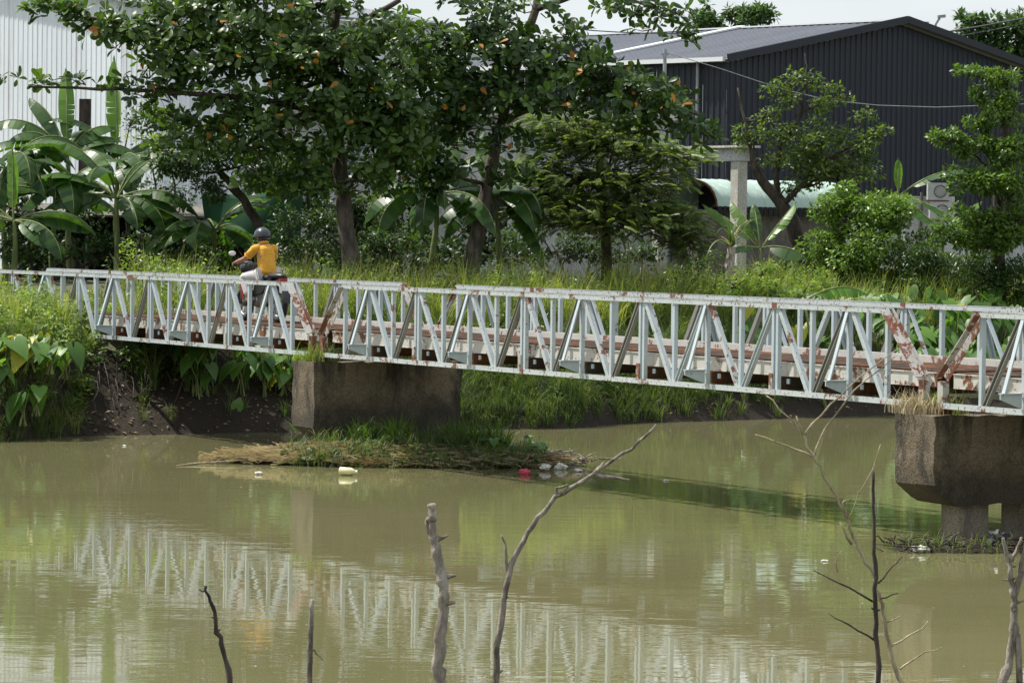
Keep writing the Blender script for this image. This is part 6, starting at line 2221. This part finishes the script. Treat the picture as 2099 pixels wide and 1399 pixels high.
def stick(name, label, cat, d, main, w0, w1, mat, sides=(), seed=0, knob=0.0, wig=0.004):
    """main and side shoots as photo pixels, all at distance d; the foot runs down to the near bank"""
    rr = np.random.default_rng(seed)
    pts = [P(x, y, d + (q[0] if q else 0)) for x, y, *q in main]
    foot = pts[0].copy()
    slope_ = (pts[0] - pts[1])
    slope_ = slope_ / max(0.05, abs(slope_[2]))
    dz = foot[2] - near_z(foot[1])
    foot = foot + np.array([slope_[0] * dz * 0.6, 0, -dz - 0.1])
    pts = [foot] + pts
    ff, rad_ = [], []
    for i in range(len(pts) - 1):
        for q in range(5):
            f = q / 5
            ff.append(pts[i] * (1 - f) + pts[i + 1] * f + rr.normal(size=3) * wig)
    ff.append(pts[-1])
    k_ = len(ff)
    par = thing(name, label, cat, foot)
    MB().tube(ff, [(w0 + (w1 - w0) * i / (k_ - 1)) / 2 / pxm(d) * (1 + (knob * 1.5 + 0.03) * rr.normal()) for i in range(k_)], 10).build('stem', mat, par, True)
    nub = MB()
    for q in range(5 if knob else 2):
        i_ = int(rr.integers(4, k_ - 2))
        dv_ = unit(rr.normal(size=3) * np.array([1, 0.5, 0.3]) + BZ * 0.5)
        rr_ = (w0 + (w1 - w0) * i_ / (k_ - 1)) / 2 / pxm(d)
        nub.tube([ff[i_], ff[i_] + dv_ * rr_ * 1.3, ff[i_] + dv_ * rr_ * rr.uniform(1.6, 3.0)], [rr_ * 0.6, rr_ * 0.4, rr_ * 0.22], 6)
    nub.build('broken_twigs', mat, par, True)
    for sp_, s0, s1 in sides:
        wp = [P(x, y, d + (q[0] if q else 0)) for x, y, *q in sp_]
        g = []
        for i in range(len(wp) - 1):
            for q in range(3):
                f = q / 3
                g.append(wp[i] * (1 - f) + wp[i + 1] * f + rr.normal(size=3) * 0.002)
        g.append(wp[-1])
        kk = len(g)
        MB().tube(g, [(s0 + (s1 - s0) * i / (kk - 1)) / 2 / pxm(d) for i in range(kk)], 7).build('twig', mat, par, True)
    return par


stick('dead_stake', 'thick barkless dead stake with a flat cut top in the foreground', 'stake', 14.0,
      [(905, 1405), (897, 1340), (908, 1260), (910, 1200), (898, 1150), (888, 1100), (884, 1060), (884, 1034)], 31, 17, 'pale_bark',
      [([(880, 1090), (874, 1075), (876, 1060)], 9, 6), ([(900, 1150), (905, 1140)], 6, 3)], 1, 0.08)
stick('dead_branch', 'long grey forked dead branch reaching up to the right in the foreground', 'branch', 14.5,
      [(1016, 1405), (1022, 1300), (1042, 1180), (1080, 1090), (1140, 1020), (1215, 970), (1290, 920), (1345, 870)], 17, 5, 'grey_stick',
      [([(1222, 972), (1260, 980), (1290, 983)], 9, 5), ([(1142, 1018), (1140, 1000), (1165, 992)], 9, 4), ([(1042, 1180), (1036, 1120), (1027, 1095)], 8, 3), ([(1220, 966), (1238, 946)], 8, 4)], 2, 0.03)
stick('dead_stick', 'thin dark dead stick leaning left at the lower left', 'stick', 13.0,
      [(472, 1405), (455, 1320), (440, 1255), (422, 1200)], 15, 6, 'dark_bark', [([(424, 1215), (408, 1207)], 5, 3)], 3, 0.05)
stick('bamboo_pole', 'short straight grey pole standing in the lower left foreground', 'pole', 13.5,
      [(634, 1405), (636, 1320), (639, 1228)], 14, 10, 'grey_stick', [([(640, 1330), (652, 1340), (661, 1352)], 4, 2)], 4, 0.0, 0.0004)
stick('dead_stick', 'upright slender dark stick with side twigs at the lower right', 'stick', 14.0,
      [(1803, 1405), (1797, 1300), (1796, 1180), (1790, 1060), (1790, 966)], 14, 6, 'dark_bark',
      [([(1790, 1232), (1740, 1205), (1700, 1185), (1668, 1168)], 5, 2), ([(1796, 1312), (1740, 1280), (1698, 1256)], 5, 2), ([(1803, 1225), (1842, 1215)], 4, 2), ([(1800, 1195), (1830, 1160), (1850, 1140)], 4, 2)], 5, 0.05)
stick('bamboo_shoot', 'dry branching bamboo shoot spreading thin twigs before the right span', 'bamboo', 14.3,
      [(1848, 1405), (1822, 1320), (1806, 1240), (1790, 1180), (1755, 1110), (1735, 1060), (1700, 985), (1668, 935), (1640, 880), (1570, 810)], 11, 3, 'bamboo_dry',
      [([(1668, 935), (1690, 880), (1750, 800), (1835, 730)], 5, 2), ([(1648, 890), (1700, 830), (1760, 775), (1840, 715)], 5, 2), ([(1668, 935), (1610, 912), (1548, 890)], 5, 2), ([(1645, 888), (1632, 852)], 5, 3),
       ([(1738, 1070), (1760, 1010), (1790, 960), (1805, 910)], 3, 1.5), ([(1735, 1060), (1728, 1030), (1742, 1022)], 5, 2), ([(1745, 1115), (1722, 1070)], 6, 3), ([(1822, 1325), (1850, 1310), (1890, 1290), (1902, 1272)], 5, 2),
       ([(1845, 1370), (1880, 1345), (1932, 1326)], 5, 2), ([(1810, 1278), (1845, 1262)], 4, 2), ([(1715, 1170), (1712, 1150), (1725, 1128)], 3, 2)], 6)
stick('dead_stick', 'forked barky dead stick at the lower right corner', 'stick', 13.0,
      [(2055, 1405), (2075, 1330), (2082, 1260), (2078, 1220), (2070, 1160), (2056, 1102)], 26, 7, 'grey_stick',
      [([(2078, 1225), (2092, 1180), (2100, 1130), (2110, 1090)], 16, 8), ([(2072, 1150), (2084, 1130), (2094, 1100)], 10, 6), ([(2085, 1300), (2090, 1405)], 14, 14)], 7, 0.06)
